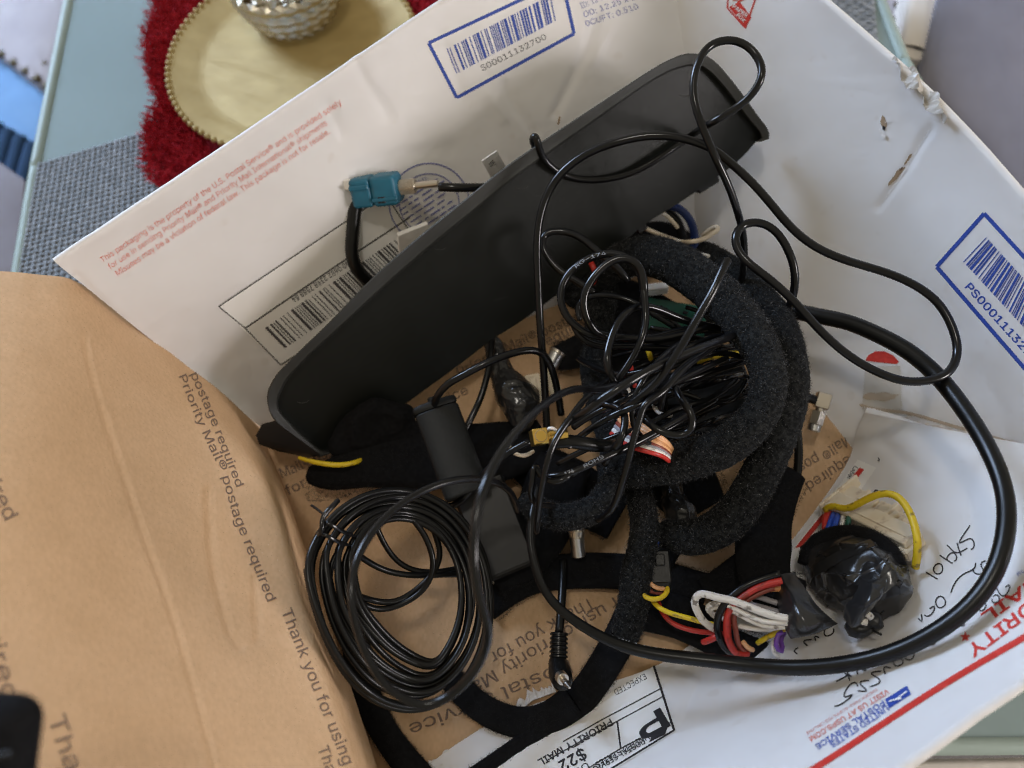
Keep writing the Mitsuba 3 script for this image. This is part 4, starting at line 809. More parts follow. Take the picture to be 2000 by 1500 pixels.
# ------------------------------------------------------------------ plugs in the middle
def blob(spheres, sub, amp, scale, seed):
    vs = []
    for x, y, z, rp in spheres:
        c = P(x, y, z); _, d = to_pixel(c); vs.append(trimesh.creation.icosphere(2, rp * d[0] / FOC).vertices + c)
    m = trimesh.convex.convex_hull(np.vstack(vs))
    for _ in range(sub): m = m.subdivide_to_size(.0016, 12) if _ == 0 else m; m.merge_vertices()
    n = m.vertex_normals; v = np.asarray(m.vertices)
    rid = 1 - np.abs(2 * meshkit.noise(v * scale, seed) - 1)
    m.vertices = v + n * (amp * (meshkit.fbm(v * scale, 3, seed + 1) - .5) + amp * .7 * (rid - .6))[:, None]
    return m
fb = thing('felt_bundle', 'soft black felt bundle under the lower end of the trim panel', 'bundle')
bm = blob([(664, 872, 24, 22), (690, 826, 32, 22), (736, 802, 34, 24), (786, 816, 28, 24), (806, 872, 14, 30), (740, 890, 14, 34)], 1, .0040, 80, 71)
add('wrap', bm, 'felt_black', fb, smooth=True)
tp = thing('taped_plug', 'plug wrapped in black electrical tape, lying on the brown floor', 'plug')
add('taped_body', cat_([blob([(984, 736, 24, 24), (1002, 768, 26, 36), (1018, 790, 26, 35), (1020, 824, 24, 20), (1042, 766, 24, 10)], 1, .0016, 190, 3)]), 'vinyl_tape', tp, smooth=30)
add('neck', blob([(964, 674, 22, 18), (972, 700, 24, 20), (980, 730, 24, 24)], 1, .0010, 260, 8), 'vinyl_tape', tp, smooth=30)
wc = thing('white_plug', 'white two part plug beside the taped plug', 'plug')
f = Frame(P(1030, 738, 16), P(1040, 790, 16)); add('shell', f.box((.020, .0095, .010), (.009, .003, -.002), .0008), 'cream_plastic', wc); add('latch', f.box((.008, .004, .003), (.006, .003, .0042), .0006), 'cream_plastic', wc)
f = Frame(P(1066, 728, 16), P(1084, 782, 16)); add('shell', f.box((.017, .0075, .009), (.008, .002, -.002), .0008), 'cream_plastic', wc)
sp = thing('silver_plug', 'silver plug end lying next to a black felt strap', 'plug')
f = Frame(P(1070, 722, 14), P(1092, 684, 18)); add('ferrule', f.cyl(.0048, .012, (0, 0, 0)), 'steel', sp); add('lip', f.cyl(.0054, .0022, (.0115, 0, 0)), 'nickel', sp)
gp = thing('gold_plug', 'right angled gold coaxial plug with a square block', 'plug')
f = Frame(P(1038, 856, 116), P(1106, 846, 112), (-.1, -.25, 1)); _s = 33 * .33 / FOC
add('block', f.box((_s, _s, _s), (_s / 2, 0, 0), .0004), 'gold', gp)
add('end_disc', f.put(trimesh.creation.cylinder(_s * .36, .0006, sections=32), (_s / 2, 0, _s / 2 + .0002)), 'gold', gp)
add('groove', f.put(trimesh.creation.annulus(_s * .36, _s * .40, .0004, sections=32), (_s / 2, 0, _s / 2 + .0001)), 'stain', gp)
for x0, r0, L0 in ((_s, .0018, .0016), (_s + .0016, .0024, .002), (_s + .0034, .0018, .0015)): add('neck', f.cyl(r0, L0, (x0, 0, 0)), 'gold', gp)
add('hex_nut', f.put(trimesh.creation.cylinder(.0026, .0040, sections=6, transform=trimesh.transformations.rotation_matrix(math.pi / 2, [0, 1, 0])), (_s + .0078, 0, 0)), 'gold', gp, smooth=False)
add('shrink_tube', cable_mesh([(1080, 864, 108), (1110, 862, 108), (1150, 868, 104), (1186, 870, 98), (1210, 866, 90)], np.array([.0034, .0032, .0034, .0030, .002]), 14), 'cable_matt', gp, smooth=True)
add('collar', tube3(spline([(1110, 852, 108), (1116, 862, 110), (1114, 874, 108)], step=.0008)[0], .0006, 8), 'wire_grey', gp, smooth=True)
cab('cream_wire', [(996, 872, 50), (1004, 884, 54), (1022, 890, 52), (1042, 882, 46)], 8, 'wire_cream', label='short cream wire loop left of the gold plug', cat='wire')
cab('white_wire', [(1070, 842, 100), (1076, 836, 106), (1084, 838, 104), (1090, 848, 96)], 7, 'wire_white', label='tiny white wire loop above the gold plug', cat='wire')
sm = thing('nickel_plug', 'silver angled coaxial plug standing by the right wall', 'plug')
f = Frame(P(1610, 770, 27), P(1588, 842, 19), (0, 0, 1)); k_ = .46 / FOC
add('block', f.box((30 * k_, 26 * k_, 24 * k_), (13 * k_, 0, 0), .0005), 'nickel', sm)
add('neck', f.cyl(8 * k_, 10 * k_, (27 * k_, 0, 0)), 'nickel', sm)
add('hex_nut', f.put(trimesh.creation.cylinder(14 * k_, 25 * k_, sections=6, transform=trimesh.transformations.rotation_matrix(math.pi / 2, [0, 1, 0])), (47 * k_, 0, 0)), 'nickel', sm, smooth=False)
add('end_ring', f.cyl(12.5 * k_, 13 * k_, (60 * k_, 0, 0)), 'steel', sm)
cab('lead', [(1600, 784, 26), (1576, 776, 28), (1550, 770, 32), (1530, 780, 34)], 18, 'cable_matt', parent=sm)
cab('dark_cable', [(1556, 830, 30), (1560, 870, 26), (1556, 930, 20), (1542, 985, 14), (1528, 1030, 10)], 17, 'cable_matt', label='black cable running down beside the silver angled plug', cat='cable')
st = thing('metal_sleeve', 'shiny foil covered metal sleeve standing above the felt strap', 'sleeve')
f = Frame(P(1124, 1018, 26), P(1130, 1086, 16)); add('tube', f.cyl(.0042, f.L, (0, 0, 0)), 'steel', st)
mf = f.cyl(.0047, f.L * .45, (0, 0, 0)).subdivide_to_size(.0015, 10); mf.vertices = mf.vertices + (meshkit.noise(mf.vertices * 600)[:, None] - .5) * .0012; add('foil', mf, 'nickel', st, smooth=False)
jk = thing('audio_plug', 'black audio jack plug with a silver tip pointing at the viewer', 'plug')
add('lead', cable_mesh([(1100, 1095, 14), (1099, 1140, 20), (1096, 1190, 24), (1092, 1236, 26)], 17 * .41 / FOC / 2, 12), 'cable_matt', jk, smooth=True)
b0, b1 = P(1092, 1236, 26), P(1090, 1312, 26)
f = Frame(b0, b1)
prof = [(0, .0044)]
for k in range(7): prof += [(.0004 + k * .0022, .0048), (.0012 + k * .0022, .0048), (.0014 + k * .0022, .0040), (.0020 + k * .0022, .0040)]
prof = np.array(prof); m = tube3(b0 + (b1 - b0) / f.L * prof[:, :1], prof[:, 1], 20); add('strain_relief', m, 'cable_matt', jk, smooth=30)
add('plug_body', blob([(1090, 1296, 26, 19), (1094, 1316, 30, 23), (1098, 1328, 34, 21)], 0, 0, 1, 1), 'cable_matt', jk, smooth=40)
tip0, tip1 = P(1096, 1322, 42), P(1116, 1348, 54); f = Frame(tip0, tip1)
add('barrel', f.cyl(.0031, .004, (-.001, 0, 0)), 'nickel', jk)
add('contact', f.cyl(.0016, .0042, (.003, 0, 0)), 'nickel', jk); add('insulator', f.cyl(.00165, .0008, (.0072, 0, 0)), 'black_plastic', jk); add('tip', f.cyl(.0015, .004, (.008, 0, 0), r2=.0006), 'nickel', jk)

# coloured ribbon of wires in the middle of the tangle
for k, (m_, nm, lb) in enumerate([('wire_peach', 'peach_wire', 'peach wire, topmost of the flat ribbon in the tangle'), ('wire_peach', 'peach_wire', 'peach wire, second of the flat ribbon'), ('wire_orange', 'orange_wire', 'orange wire in the flat ribbon'), ('wire_peach', 'peach_wire', 'peach wire below the orange one in the ribbon'), ('wire_brown', 'brown_wire', 'brown wire in the flat ribbon'), ('wire_grey', 'grey_wire', 'grey wire in the flat ribbon'), ('wire_white', 'white_wire', 'white wire at the lower side of the flat ribbon'), ('wire_red', 'red_wire', 'dark red wire at the bottom of the flat ribbon')]):
    o = k * 5.6
    cab(nm, [(1222 - o * .7, 800 + o * 1.2, 70), (1244 - o * .55, 824 + o * 1.1, 86), (1264 - o * .4, 838 + o * 1.0, 92), (1286 - o * .2, 852 + o * .85, 92), (1304 - o * .15, 866 + o * .7, 86), (1320 - o * .1, 890 + o * .5, 78), (1336 - o * .1, 910 + o * .5, 66)], 10, m_, label=lb, cat='wire', jit=0)
cab('red_wire', [(1232, 716, 78), (1236, 738, 84), (1240, 756, 82)], 9, 'wire_red', label='short red wire end behind the straight glossy cable', cat='wire')
cab('white_wire', [(1222, 748, 76), (1228, 758, 80), (1232, 772, 78), (1236, 790, 70)], 7, 'wire_white', label='white wire beside the short red wire end', cat='wire')
cab('white_wire', [(1276, 790, 70), (1282, 802, 74), (1294, 810, 76), (1310, 812, 72)], 9, 'wire_white', label='white wire hooked round the small black loop', cat='wire')
cab('yellow_wire', [(1364, 706, 62), (1376, 700, 66), (1392, 696, 66), (1420, 692, 62), (1444, 690, 54)], 13, 'wire_yellow', label='yellow wire inside the loom ring', cat='wire')
cab('yellow_wire', [(1262, 676, 60), (1268, 688, 64), (1272, 702, 60)], 10, 'wire_yellow', label='yellow wire glimpsed under the straight black cable', cat='wire')
cab('pink_wire', [(1376, 716, 60), (1392, 712, 62), (1408, 716, 58)], 10, 'wire_peach', label='pinkish wire under the yellow wire in the loom ring', cat='wire')
cab('yellow_wire', [(584, 894, 34), (604, 900, 36), (634, 906, 37), (664, 908, 36), (690, 904, 32), (716, 894, 24)], [7, 10, 11, 10, 9], 'wire_yellow', label='bright yellow wire end on the floor near the brown flap', cat='wire', jit=0)

# ------------------------------------------------------------------ coloured wires, tape bundle and cream connector lying on the near wall
def Z5(x, y): return 1200 + x / 5, 1080 + y / 5
def w5(nm, pts, w, m_, lab_, z0, z1=None, grp=None):
    z1 = z0 if z1 is None else z1; n = len(pts)
    cab(nm, [(*Z5(*p), z0 + (z1 - z0) * k / (n - 1) + (3 * math.sin(math.pi * k / (n - 1)))) for k, p in enumerate(pts)], w * 1.12, m_, label=lab_, cat='wire', jit=0, group=grp)
w5('white_wire', [(1700, 640), (1610, 625), (1400, 560), (1150, 465), (1000, 432), (860, 400), (800, 430), (785, 500), (820, 590), (875, 670), (980, 745)], 13.5, 'wire_white', 'uppermost white wire, the widest loop of the white bunch', 62, 40)
w5('white_wire', [(1700, 690), (1600, 680), (1450, 665), (1300, 605), (1100, 510), (990, 490), (920, 515), (915, 560), (975, 600)], 9, 'wire_white', 'white wire, second loop of the white bunch', 60, 42)
w5('white_wire', [(1700, 720), (1560, 722), (1450, 705), (1300, 645), (1120, 552), (1010, 530), (950, 545), (945, 590), (1000, 630)], 9, 'wire_white', 'white wire, third loop of the white bunch', 57, 40)
w5('white_wire', [(1680, 700), (1550, 735), (1420, 742), (1260, 722), (1150, 690), (1060, 640)], 9, 'wire_white', 'white wire lowest of the white bunch', 50, 38)
w5('grey_wire', [(1660, 500), (1560, 480), (1440, 440), (1350, 425), (1250, 440)], 10, 'wire_grey', 'greyish wire upper behind the red wires', 52, 40)
w5('grey_wire', [(1660, 590), (1580, 570), (1440, 530), (1300, 500), (1180, 490)], 10, 'wire_grey', 'greyish wire lower behind the red wires', 52, 40)
w5('orange_wire', [(1640, 350), (1520, 350), (1400, 375), (1290, 430), (1230, 500)], 11, 'wire_orange', 'orange brown wire under the tape flag', 54, 42)
w5('black_wire', [(1620, 200), (1480, 240), (1280, 320), (1120, 450), (1030, 580), (1005, 700), (1025, 820), (1085, 930), (1170, 985)], 13, 'cable_black', 'black wire in the coloured bunch, left of the red wire', 62, 36)
w5('red_wire', [(1640, 270), (1500, 300), (1340, 370), (1190, 480), (1112, 580), (1092, 700), (1104, 830), (1145, 930), (1205, 985), (1300, 985)], 11.5, 'wire_red', 'red wire curving down through the coloured bunch', 62, 34)
w5('red_wire', [(1620, 300), (1480, 330), (1340, 400), (1220, 500), (1150, 600), (1120, 720), (1130, 850), (1180, 940)], 8, 'wire_red', 'second red wire hidden behind the first in the bunch', 58, 32)
w5('brown_wire', [(1560, 340), (1400, 400), (1250, 500), (1170, 610), (1180, 730), (1200, 850), (1245, 945), (1310, 965)], 9.5, 'wire_brown', 'brown wire inside the red wire', 56, 32)
w5('peach_wire', [(1250, 860), (1290, 910), (1350, 945)], 9, 'wire_peach', 'short peach wire end below the brown wire', 40, 34)
w5('red_wire', [(1060, 790), (1000, 815), (940, 845), (868, 872)], 11, 'wire_red', 'red wire end cut off beside the heavy cable', 42, 34)
w5('yellow_wire', [(1680, 730), (1580, 780), (1480, 830), (1400, 880)], 9, 'wire_yellow', 'dull yellow wire under the white bunch', 46, 34)
w5('purple_wire', [(1640, 770), (1600, 800), (1580, 870), (1590, 930), (1625, 960), (1640, 920), (1625, 850), (1660, 780)], 8.5, 'wire_purple', 'purple wire loop below the tape flag', 48, 40)
w5('white_wire', [(1570, 840), (1545, 900), (1560, 975), (1610, 1008)], 6, 'wire_white', 'thin white wire hugging the purple loop', 44, 38)
w5('yellow_wire', [(235, 270), (248, 350), (300, 425), (385, 452), (475, 425), (520, 355), (500, 320)], 9, 'wire_yellow', 'yellow wire loop below the small black plug', 38, 36)
w5('yellow_wire', [(370, 455), (420, 520), (540, 585), (700, 630), (850, 672), (990, 705)], 9, 'wire_yellow', 'yellow wire running to the white bunch', 34, 40)
w5('red_wire', [(250, 290), (195, 320), (205, 375), (250, 405)], 9, 'wire_red', 'red wire loop left of the yellow loop', 32, 30)
w5('red_wire', [(420, 460), (470, 580), (560, 680), (700, 740), (840, 770), (980, 780)], 9, 'wire_red', 'dark red wire running below the yellow one', 28, 34)
w5('brown_wire', [(270, 290), (330, 360), (420, 385), (500, 375)], 8, 'wire_brown', 'brown wire loop inside the yellow loop', 34, 32)
w5('peach_wire', [(320, 255), (365, 310), (430, 345), (510, 345)], 8, 'wire_peach', 'peach wire loop under the small black plug', 38, 36)
sb = thing('black_plug', 'small black plug with coloured wires coming out', 'plug')
f = Frame(P(1284, 1076, 36), P(1290, 1140, 34)); add('shell', f.box((.017, .011, .010), (.0085, 0, 0), .0008), 'black_plastic', sb); add('latch', f.box((.006, .005, .003), (.005, 0, .006), .0005), 'black_plastic', sb); add('rear_cap', f.box((.005, .0095, .009), (.0185, 0, 0), .0008), 'dark_plastic', sb)
cab('blue_wire', [(1284, 1060, 40), (1280, 1072, 42), (1276, 1088, 40)], 7, 'wire_blue', label='blue wire end beside the small black plug', cat='wire')
sh = thing('shiny_plug', 'glossy black taped plug under the outer loom', 'plug')
add('taped_body', blob([(1316, 978, 28, 24), (1334, 1004, 30, 26), (1324, 1020, 26, 22)], 1, .0016, 220, 13), 'vinyl_tape', sh, smooth=30); add('neck', blob([(1312, 950, 26, 20), (1316, 975, 28, 22)], 1, .0008, 260, 14), 'vinyl_tape', sh, smooth=30)

tb = thing('taped_bundle', 'lumpy bundle of wire ends wrapped in shiny black electrical tape', 'wire bundle')
BUN = [(1570, 1098, 3), (1566, 1076, 8), (1594, 1050, 12), (1640, 1040, 14), (1700, 1048, 16), (1738, 1078, 14), (1760, 1120, 12), (1766, 1158, 8), (1744, 1192, 5), (1706, 1208, 6), (1660, 1196, 8), (1612, 1180, 6), (1580, 1140, 6),
       (1600, 1086, 26), (1640, 1072, 33), (1690, 1076, 34), (1724, 1104, 32), (1742, 1142, 24), (1700, 1160, 27), (1650, 1130, 31), (1618, 1118, 28)]
hp = np.vstack([trimesh.creation.icosphere(1, .0022).vertices + P(*oc(x, y, h)) for x, y, h in BUN])
m = trimesh.convex.convex_hull(hp).subdivide_to_size(.0013, 14); m.merge_vertices(); trimesh.smoothing.filter_laplacian(m, iterations=3); nn_ = m.vertex_normals; v_ = np.asarray(m.vertices)
ax_ = (P(*oc(1745, 1080, 20)) - P(*oc(1600, 1130, 20))); ax_ /= np.linalg.norm(ax_)
str_ = (v_ @ np.cross(ax_, [0, 0, 1.0])) * 260 + 3 * meshkit.noise(v_ * 60, 2)
m.vertices = v_ + nn_ * (.0050 * (meshkit.fbm(v_ * 55, 2, 5) - .5) + .0006 * (np.abs((str_ % 2) - 1) ** 8) - .0009 * (1 - np.abs(2 * meshkit.noise(v_ * 75, 44) - 1)) ** 8)[:, None]
add('tape_wrap', m, 'vinyl_tape', tb, smooth=30)
for k, (rows_, sd_) in enumerate([([[oc(1590, 1126, 29), oc(1640, 1098, 35), oc(1712, 1066, 36)], [oc(1584, 1108, 27), oc(1632, 1078, 36), oc(1700, 1052, 30)]], 4), ([[oc(1740, 1110, 34), oc(1700, 1142, 34), oc(1640, 1176, 28)], [oc(1752, 1140, 28), oc(1716, 1168, 30), oc(1664, 1198, 20)]], 6)]):
    add('tape_strip', slab(wrinkle(loft(rows_, 40, 16), .0012, 120, sd_), .0004, False), 'vinyl_tape', tb, smooth=True)
cF = [oc(1576, 1104, 14), oc(1586, 1076, 17), oc(1614, 1052, 20), oc(1660, 1044, 22), oc(1704, 1056, 22), oc(1736, 1080, 20), oc(1750, 1108, 16)]
cc, _ = spline(cF, step=.0014); add('felt_wrap', tube3(cc, .0050, 20), 'felt_black', tb, smooth=True); add('nap', fuzz(cc, .0050, 2500, .002, 61), 'felt_fibre', tb, smooth=False, kind='stuff')
def sheet(rows, nu=24, nv=24, amp=.0008, sc=150, seed=1, th=.0005):
    g = loft(rows, nu, nv); g = g + grid_normals(g) * (amp * (meshkit.fbm(g * sc, 3, seed) - .5))[..., None]
    return slab(g, th, False)
add('tape_flag', sheet([[oc(1496, 1136, 34), oc(1524, 1122, 44), oc(1552, 1118, 40)], [oc(1512, 1170, 40), oc(1548, 1162, 50), oc(1584, 1166, 42)], [oc(1528, 1212, 40), oc(1570, 1206, 46), oc(1614, 1200, 34)], [oc(1544, 1248, 30), oc(1585, 1240, 34), oc(1636, 1218, 24)]], seed=3), 'vinyl_tape', tb, smooth=True)
add('tape_flag', sheet([[oc(1680, 1126, 40), oc(1704, 1140, 44), oc(1732, 1130, 40)], [oc(1672, 1160, 40), oc(1700, 1172, 44), oc(1726, 1160, 38)], [oc(1650, 1184, 34), oc(1684, 1196, 38), oc(1706, 1184, 32)], [oc(1648, 1206, 26), oc(1664, 1226, 26), oc(1690, 1216, 24)]], amp=.0022, sc=190, seed=8), 'vinyl_tape', tb, smooth=True)
add('tape_flag', sheet([[oc(1560, 1080, 16), oc(1578, 1062, 20), oc(1600, 1056, 22)], [oc(1580, 1110, 18), oc(1600, 1100, 26), oc(1620, 1090, 30)]], amp=.001, seed=12), 'vinyl_tape', tb, smooth=True)
add('wire_stub', blob([(*oc(1672, 1226, 14), 20), (*oc(1700, 1212, 14), 22), (*oc(1690, 1200, 18), 20)], 1, .0020, 240, 31), 'black_plastic', tb, smooth=35)
for k, q_ in enumerate([[oc(1664, 1218, 22), oc(1676, 1212, 27), oc(1694, 1216, 24)], [oc(1682, 1200, 26), oc(1692, 1198, 29), oc(1702, 1206, 25)]]):
    add('bare_strand', cable_mesh(q_, .0016, 10), 'wire_white', tb, smooth=True)
add('bare_strand', cable_mesh([oc(1706, 1232, 12), oc(1714, 1236, 14), oc(1722, 1240, 12)], .0006, 8), 'cable_matt', tb, smooth=True)
add('bare_strand', cable_mesh([oc(1716, 1204, 14), oc(1722, 1198, 15), oc(1726, 1194, 14)], .0005, 8), 'cable_matt', tb, smooth=True)
cc_ = thing('pin_connector', 'cream plastic multi pin connector stained with brown dirt', 'connector')
p0, p1 = P(*oc(1614, 996, 8)), P(*oc(1772, 1076, 10)); nC = np.array([-.4, .5, .75])
f = Frame(p0, p1, nC); L = f.L; k_ = .375 / FOC
add('shell', f.box((L, 48 * k_, 44 * k_), (L / 2, 22 * k_, 0), .0006), 'cream_plastic', cc_, smooth=False)
add('end_flange', f.box((7 * k_, 116 * k_, 48 * k_), (0, 46 * k_, 1 * k_), .0005), 'cream_plastic', cc_, smooth=False)
add('locking_tab', f.box((46 * k_, 40 * k_, 34 * k_), (24 * k_, 62 * k_, -4 * k_), .0006), 'cream_plastic', cc_, smooth=False)
for k, (x, y, sx, sy, h) in enumerate([(58, 66, 9, 34, 44), (82, 58, 26, 26, 36), (112, 58, 30, 34, 30), (136, 62, 10, 44, 42), (152, 50, 12, 26, 42), (170, 54, 14, 34, 32)]):
    add('rib', f.box((sx * k_, sy * k_, h * k_), (x * k_, y * k_, 0), .0004), 'cream_plastic', cc_, smooth=False)
for k in range(1): add('rail', f.box((L * .72, 2.4 * k_, 3 * k_), (L * .6, (14 + k * 11) * k_, 23.2 * k_), .0003), 'cream_plastic', cc_, smooth=False)
for k in range(5): add('pin_slot', f.box((7 * k_, .6 * k_, 9 * k_), ((18 + k * 14) * k_, -1.2 * k_, 6 * k_), .0001), 'ink_black', cc_, smooth=False)
add('side_lug', f.box((26 * k_, 34 * k_, 28 * k_), (L - 6 * k_, 6 * k_, -8 * k_), .0010), 'cream_plastic', cc_, smooth=False)
cab('yellow_wire', [oc(1612, 996, 18), oc(1626, 989, 22), oc(1650, 993, 25), oc(1676, 984, 28), oc(1704, 970, 30), oc(1732, 964, 30), oc(1756, 973, 28), oc(1776, 1000, 26), oc(1788, 1034, 24), oc(1792, 1066, 20), oc(1788, 1108, 8)], 14, 'wire_yellow', label='yellow wire arched over the cream connector', cat='wire', jit=0)
cab('red_wire', [oc(1618, 1000, 14), oc(1612, 1016, 18), oc(1612, 1034, 18)], 13, 'wire_red', label='red wire entering the cream connector', cat='wire', jit=0)
cab('blue_wire', [oc(1628, 1004, 14), oc(1622, 1020, 19), oc(1614, 1042, 20)], 11, 'wire_blue', label='blue wire entering the cream connector, nearest the red one', cat='wire', jit=0)
cab('blue_wire', [oc(1636, 1006, 14), oc(1632, 1020, 20), oc(1626, 1042, 20)], 11, 'wire_blue', label='blue wire entering the cream connector, nearest the white one', cat='wire', jit=0)
cab('white_wire', [oc(1647, 1008, 14), oc(1645, 1022, 19), oc(1642, 1038, 20)], 10, 'wire_white', label='white wire entering the cream connector', cat='wire', jit=0)
cab('green_wire', [oc(1658, 1010, 14), oc(1656, 1022, 19), oc(1654, 1038, 20)], 11, 'wire_green', label='dark green wire entering the cream connector', cat='wire', jit=0)
# ------------------------------------------------------------------ the table and what stands round the carton (out of focus)
TZ = -6.0
mat('frosted_glass', lambda p, n, uv: mix((.195, .255, .255), (.235, .30, .30), fbm(p.x * 7, p.y * 7, p.z, 2)), .75, .25)
mat('glass_edge', (.30, .37, .34), .5, .4)
mat('dark_floor', lambda p, n, uv: mix((.10, .095, .095), (.15, .14, .135), fbm(p.x * 9, p.y * 9, p.z, 3)), .6, .3)
mat('chair_white', lambda p, n, uv: mix((.38, .35, .38), (.47, .44, .46), fbm(p.x * 40, p.y * 40, p.z * 40, 3)), .8, .3)
mat('chair_lilac', lambda p, n, uv: mix((.165, .16, .195), (.235, .23, .27), fbm(p.x * 35, p.y * 22, p.z * 30, 4)), .85, .2, sheen=.5)
mat('chair_mauve', lambda p, n, uv: mix((.22, .20, .22), (.28, .26, .28), fbm(p.x * 30, p.y * 30, p.z * 30, 3)), .85, .2)
mat('cream_fabric', (.78, .72, .66), .7, .3)
mat('nail_brass', (.075, .055, .025), .5, .4, .6)
mat('throw_blue', lambda p, n, uv: mix((.16, .30, .52), (.21, .37, .60), fbm(p.x * 50, p.y * 50, p.z * 50, 3)), .9, .2, sheen=.4)
mat('throw_navy', (.025, .055, .11), .9, .2)
mat('mat_grey', lambda p, n, uv: mix((.15, .175, .20), (.33, .35, .38), noise(p.x * 500, p.y * 500, 3)), .7, .3, two=True)
mat('shag_red', lambda p, n, uv: mix((.28, .008, .018), (.52, .03, .05), noise(p.x * 300, p.y * 300, p.z * 300)), .8, .2, two=True)
mat('plate_gold', lambda p, n, uv: mix((.36, .255, .095), (.48, .36, .155), fbm(p.x * 25 + p.y * 70, p.y * 40 - p.x * 50, p.z, 3)), .55, .5, .35, bump=(lambda p, n, uv: fbm(p.x * 60 + p.y * 160, p.y * 60, p.z, 3), .0008))
scene['crystal'] = {'type': 'roughconductor', 'material': 'Ag', 'alpha': .12, 'specular_reflectance': rgb((.62, .58, .50))}
def ground_poly(px, z, th=6.0):
    q = [P(x, y, z) for x, y in px]
    pg = Polygon([(a[0], a[1]) for a in q]); m = trimesh.creation.extrude_polygon(pg, th / 1000, engine='earcut'); m.vertices[:, 2] += (z - th) / 1000
    return m
fl = trimesh.creation.box((7, 7, .02)); fl.apply_translation([0, 0, -.77]); add('room_floor', fl, 'dark_floor', kind='structure', smooth=False)
table = thing('glass_table', 'frosted pale teal glass table under the carton', 'table')
TPOLY = [(170, -170), (1650, -170), (1765, 120), (2120, 760), (2230, 1455), (1400, 1460), (-60, 1100), (70, 330)]
add('table_top', ground_poly(TPOLY, TZ, 10), 'frosted_glass', table, smooth=30)
e_ = [P(x, y, TZ - 1) for x, y in TPOLY]
for a, b in ((6, 7), (7, 0), (1, 2), (2, 3), (3, 4), (4, 5)):
    add('edge_band', tube3(np.linspace(e_[a], e_[b], 40), .0045, 10), 'glass_edge', table, smooth=True)
for x, y in ((250, 60), (1600, 60), (1900, 1300), (200, 1000)):
    c = P(x, y, TZ - 12); add('leg', trimesh.creation.cylinder(.02, .74, transform=trimesh.transformations.translation_matrix([c[0], c[1], c[2] - .37])), 'steel', table)
# woven mat
wm = thing('woven_mat', 'grey woven place mat between the carton and the table edge', 'place mat')
MQ = [P(x, y, TZ + 1.6) for x, y in ((72, 320), (430, 212), (470, 640), (-10, 760))]
add('backing', ground_poly([(74, 322), (428, 215), (468, 638), (-8, 757)], TZ + 1.2, 1.0), 'dark_floor', wm)
cells = []
nu, nv = 34, 44; unit = cbox(1, 1, 1, .3)
for i in range(nu):
    for j in range(nv):
        u, v = (i + .5) / nu, (j + .5) / nv
        c = MQ[0] * (1 - u) * (1 - v) + MQ[1] * u * (1 - v) + MQ[2] * u * v + MQ[3] * (1 - u) * v
        ux = (MQ[1] - MQ[0]) / nu * (1 - v) + (MQ[2] - MQ[3]) / nu * v; vy = (MQ[3] - MQ[0]) / nv
        a, b = (1.15, .60) if (i + j) % 2 else (.60, 1.15)
        p = unit.vertices; cells.append(trimesh.Trimesh(c + p[:, :1] * ux * a + p[:, 1:2] * vy * b + p[:, 2:] * np.array([0, 0, .0011]) + np.array([0, 0, .0004]), unit.faces, process=False))
add('weave', cat_(cells), 'mat_grey', wm, smooth=False, kind='stuff')
wm2 = thing('woven_mat', 'edge of a second grey woven mat beyond the right wall', 'place mat')
add('backing', ground_poly([(1560, -60), (1700, -60), (1716, 120), (1600, 120)], TZ + 2.2, 1.6), 'mat_grey', wm2)
cells = []
for k in range(26):
    y = -55 + k * 7; cells.append(tube3(np.linspace(P(1566, y, TZ + 3), P(1702 + (y + 60) * .09, y, TZ + 3), 24) + np.c_[np.zeros(24), np.zeros(24), .0006 * np.sin(np.arange(24) * 1.6 + k * 3.14)], .0011, 6))
add('weave', cat_(cells), 'mat_grey', wm2, smooth=True, kind='stuff')
# red shaggy round mat, gold plate, crystal bowl
pc = P(585, 136, TZ + 2); 
def rad(px, py): return np.linalg.norm(P(px, py, TZ + 2) - pc)
Rp = rad(351, 160)
sg = thing('shaggy_mat', 'red shaggy mat with an uneven round outline under the gold plate', 'mat')
MP = np.array([P(x, y, TZ + 2) for x, y in ((300, 60), (326, 190), (296, 320), (400, 430), (600, 440), (760, 340), (866, 190), (874, 20), (800, -120), (580, -190), (380, -110))]) - pc
ma = np.arctan2(MP[:, 1], MP[:, 0]); mo = np.argsort(ma); ma, mr = ma[mo], np.linalg.norm(MP[mo, :2], axis=1)
def mat_r(a): return np.interp(a, np.r_[ma - 2 * np.pi, ma, ma + 2 * np.pi], np.r_[mr, mr, mr])
ta = np.linspace(-np.pi, np.pi, 120, endpoint=False)
mb = trimesh.creation.extrude_polygon(Polygon(np.c_[np.cos(ta) * mat_r(ta), np.sin(ta) * mat_r(ta)] * .95), .003, engine='earcut'); mb.apply_translation(pc + [0, 0, -.002])
add('backing', mb, 'shag_red', sg)
g = np.random.default_rng(9); n = 20000; a = (g.random(n) * 2 - 1) * np.pi; rr_ = mat_r(a) * np.sqrt(g.uniform(.45, 1.04, n))
base = pc + np.c_[np.cos(a) * rr_, np.sin(a) * rr_, np.full(n, .0005)]; tip = np.c_[np.cos(a) * .3, np.sin(a) * .3, np.full(n, .8)] + g.normal(size=(n, 3)) * .5; tip[:, 2] = np.abs(tip[:, 2]); tip /= np.linalg.norm(tip, axis=1, keepdims=True)
Lf = g.uniform(.006, .013, (n, 1)); sd = np.cross(tip, g.normal(size=(n, 3))); sd /= np.linalg.norm(sd, axis=1, keepdims=True)
end = base + tip * Lf + np.array([0, 0, -.002])
v = np.stack([base - sd * .0006, base + sd * .0006, end + sd * .0005, end - sd * .0005], 1).reshape(-1, 3); b = np.arange(n)[:, None] * 4
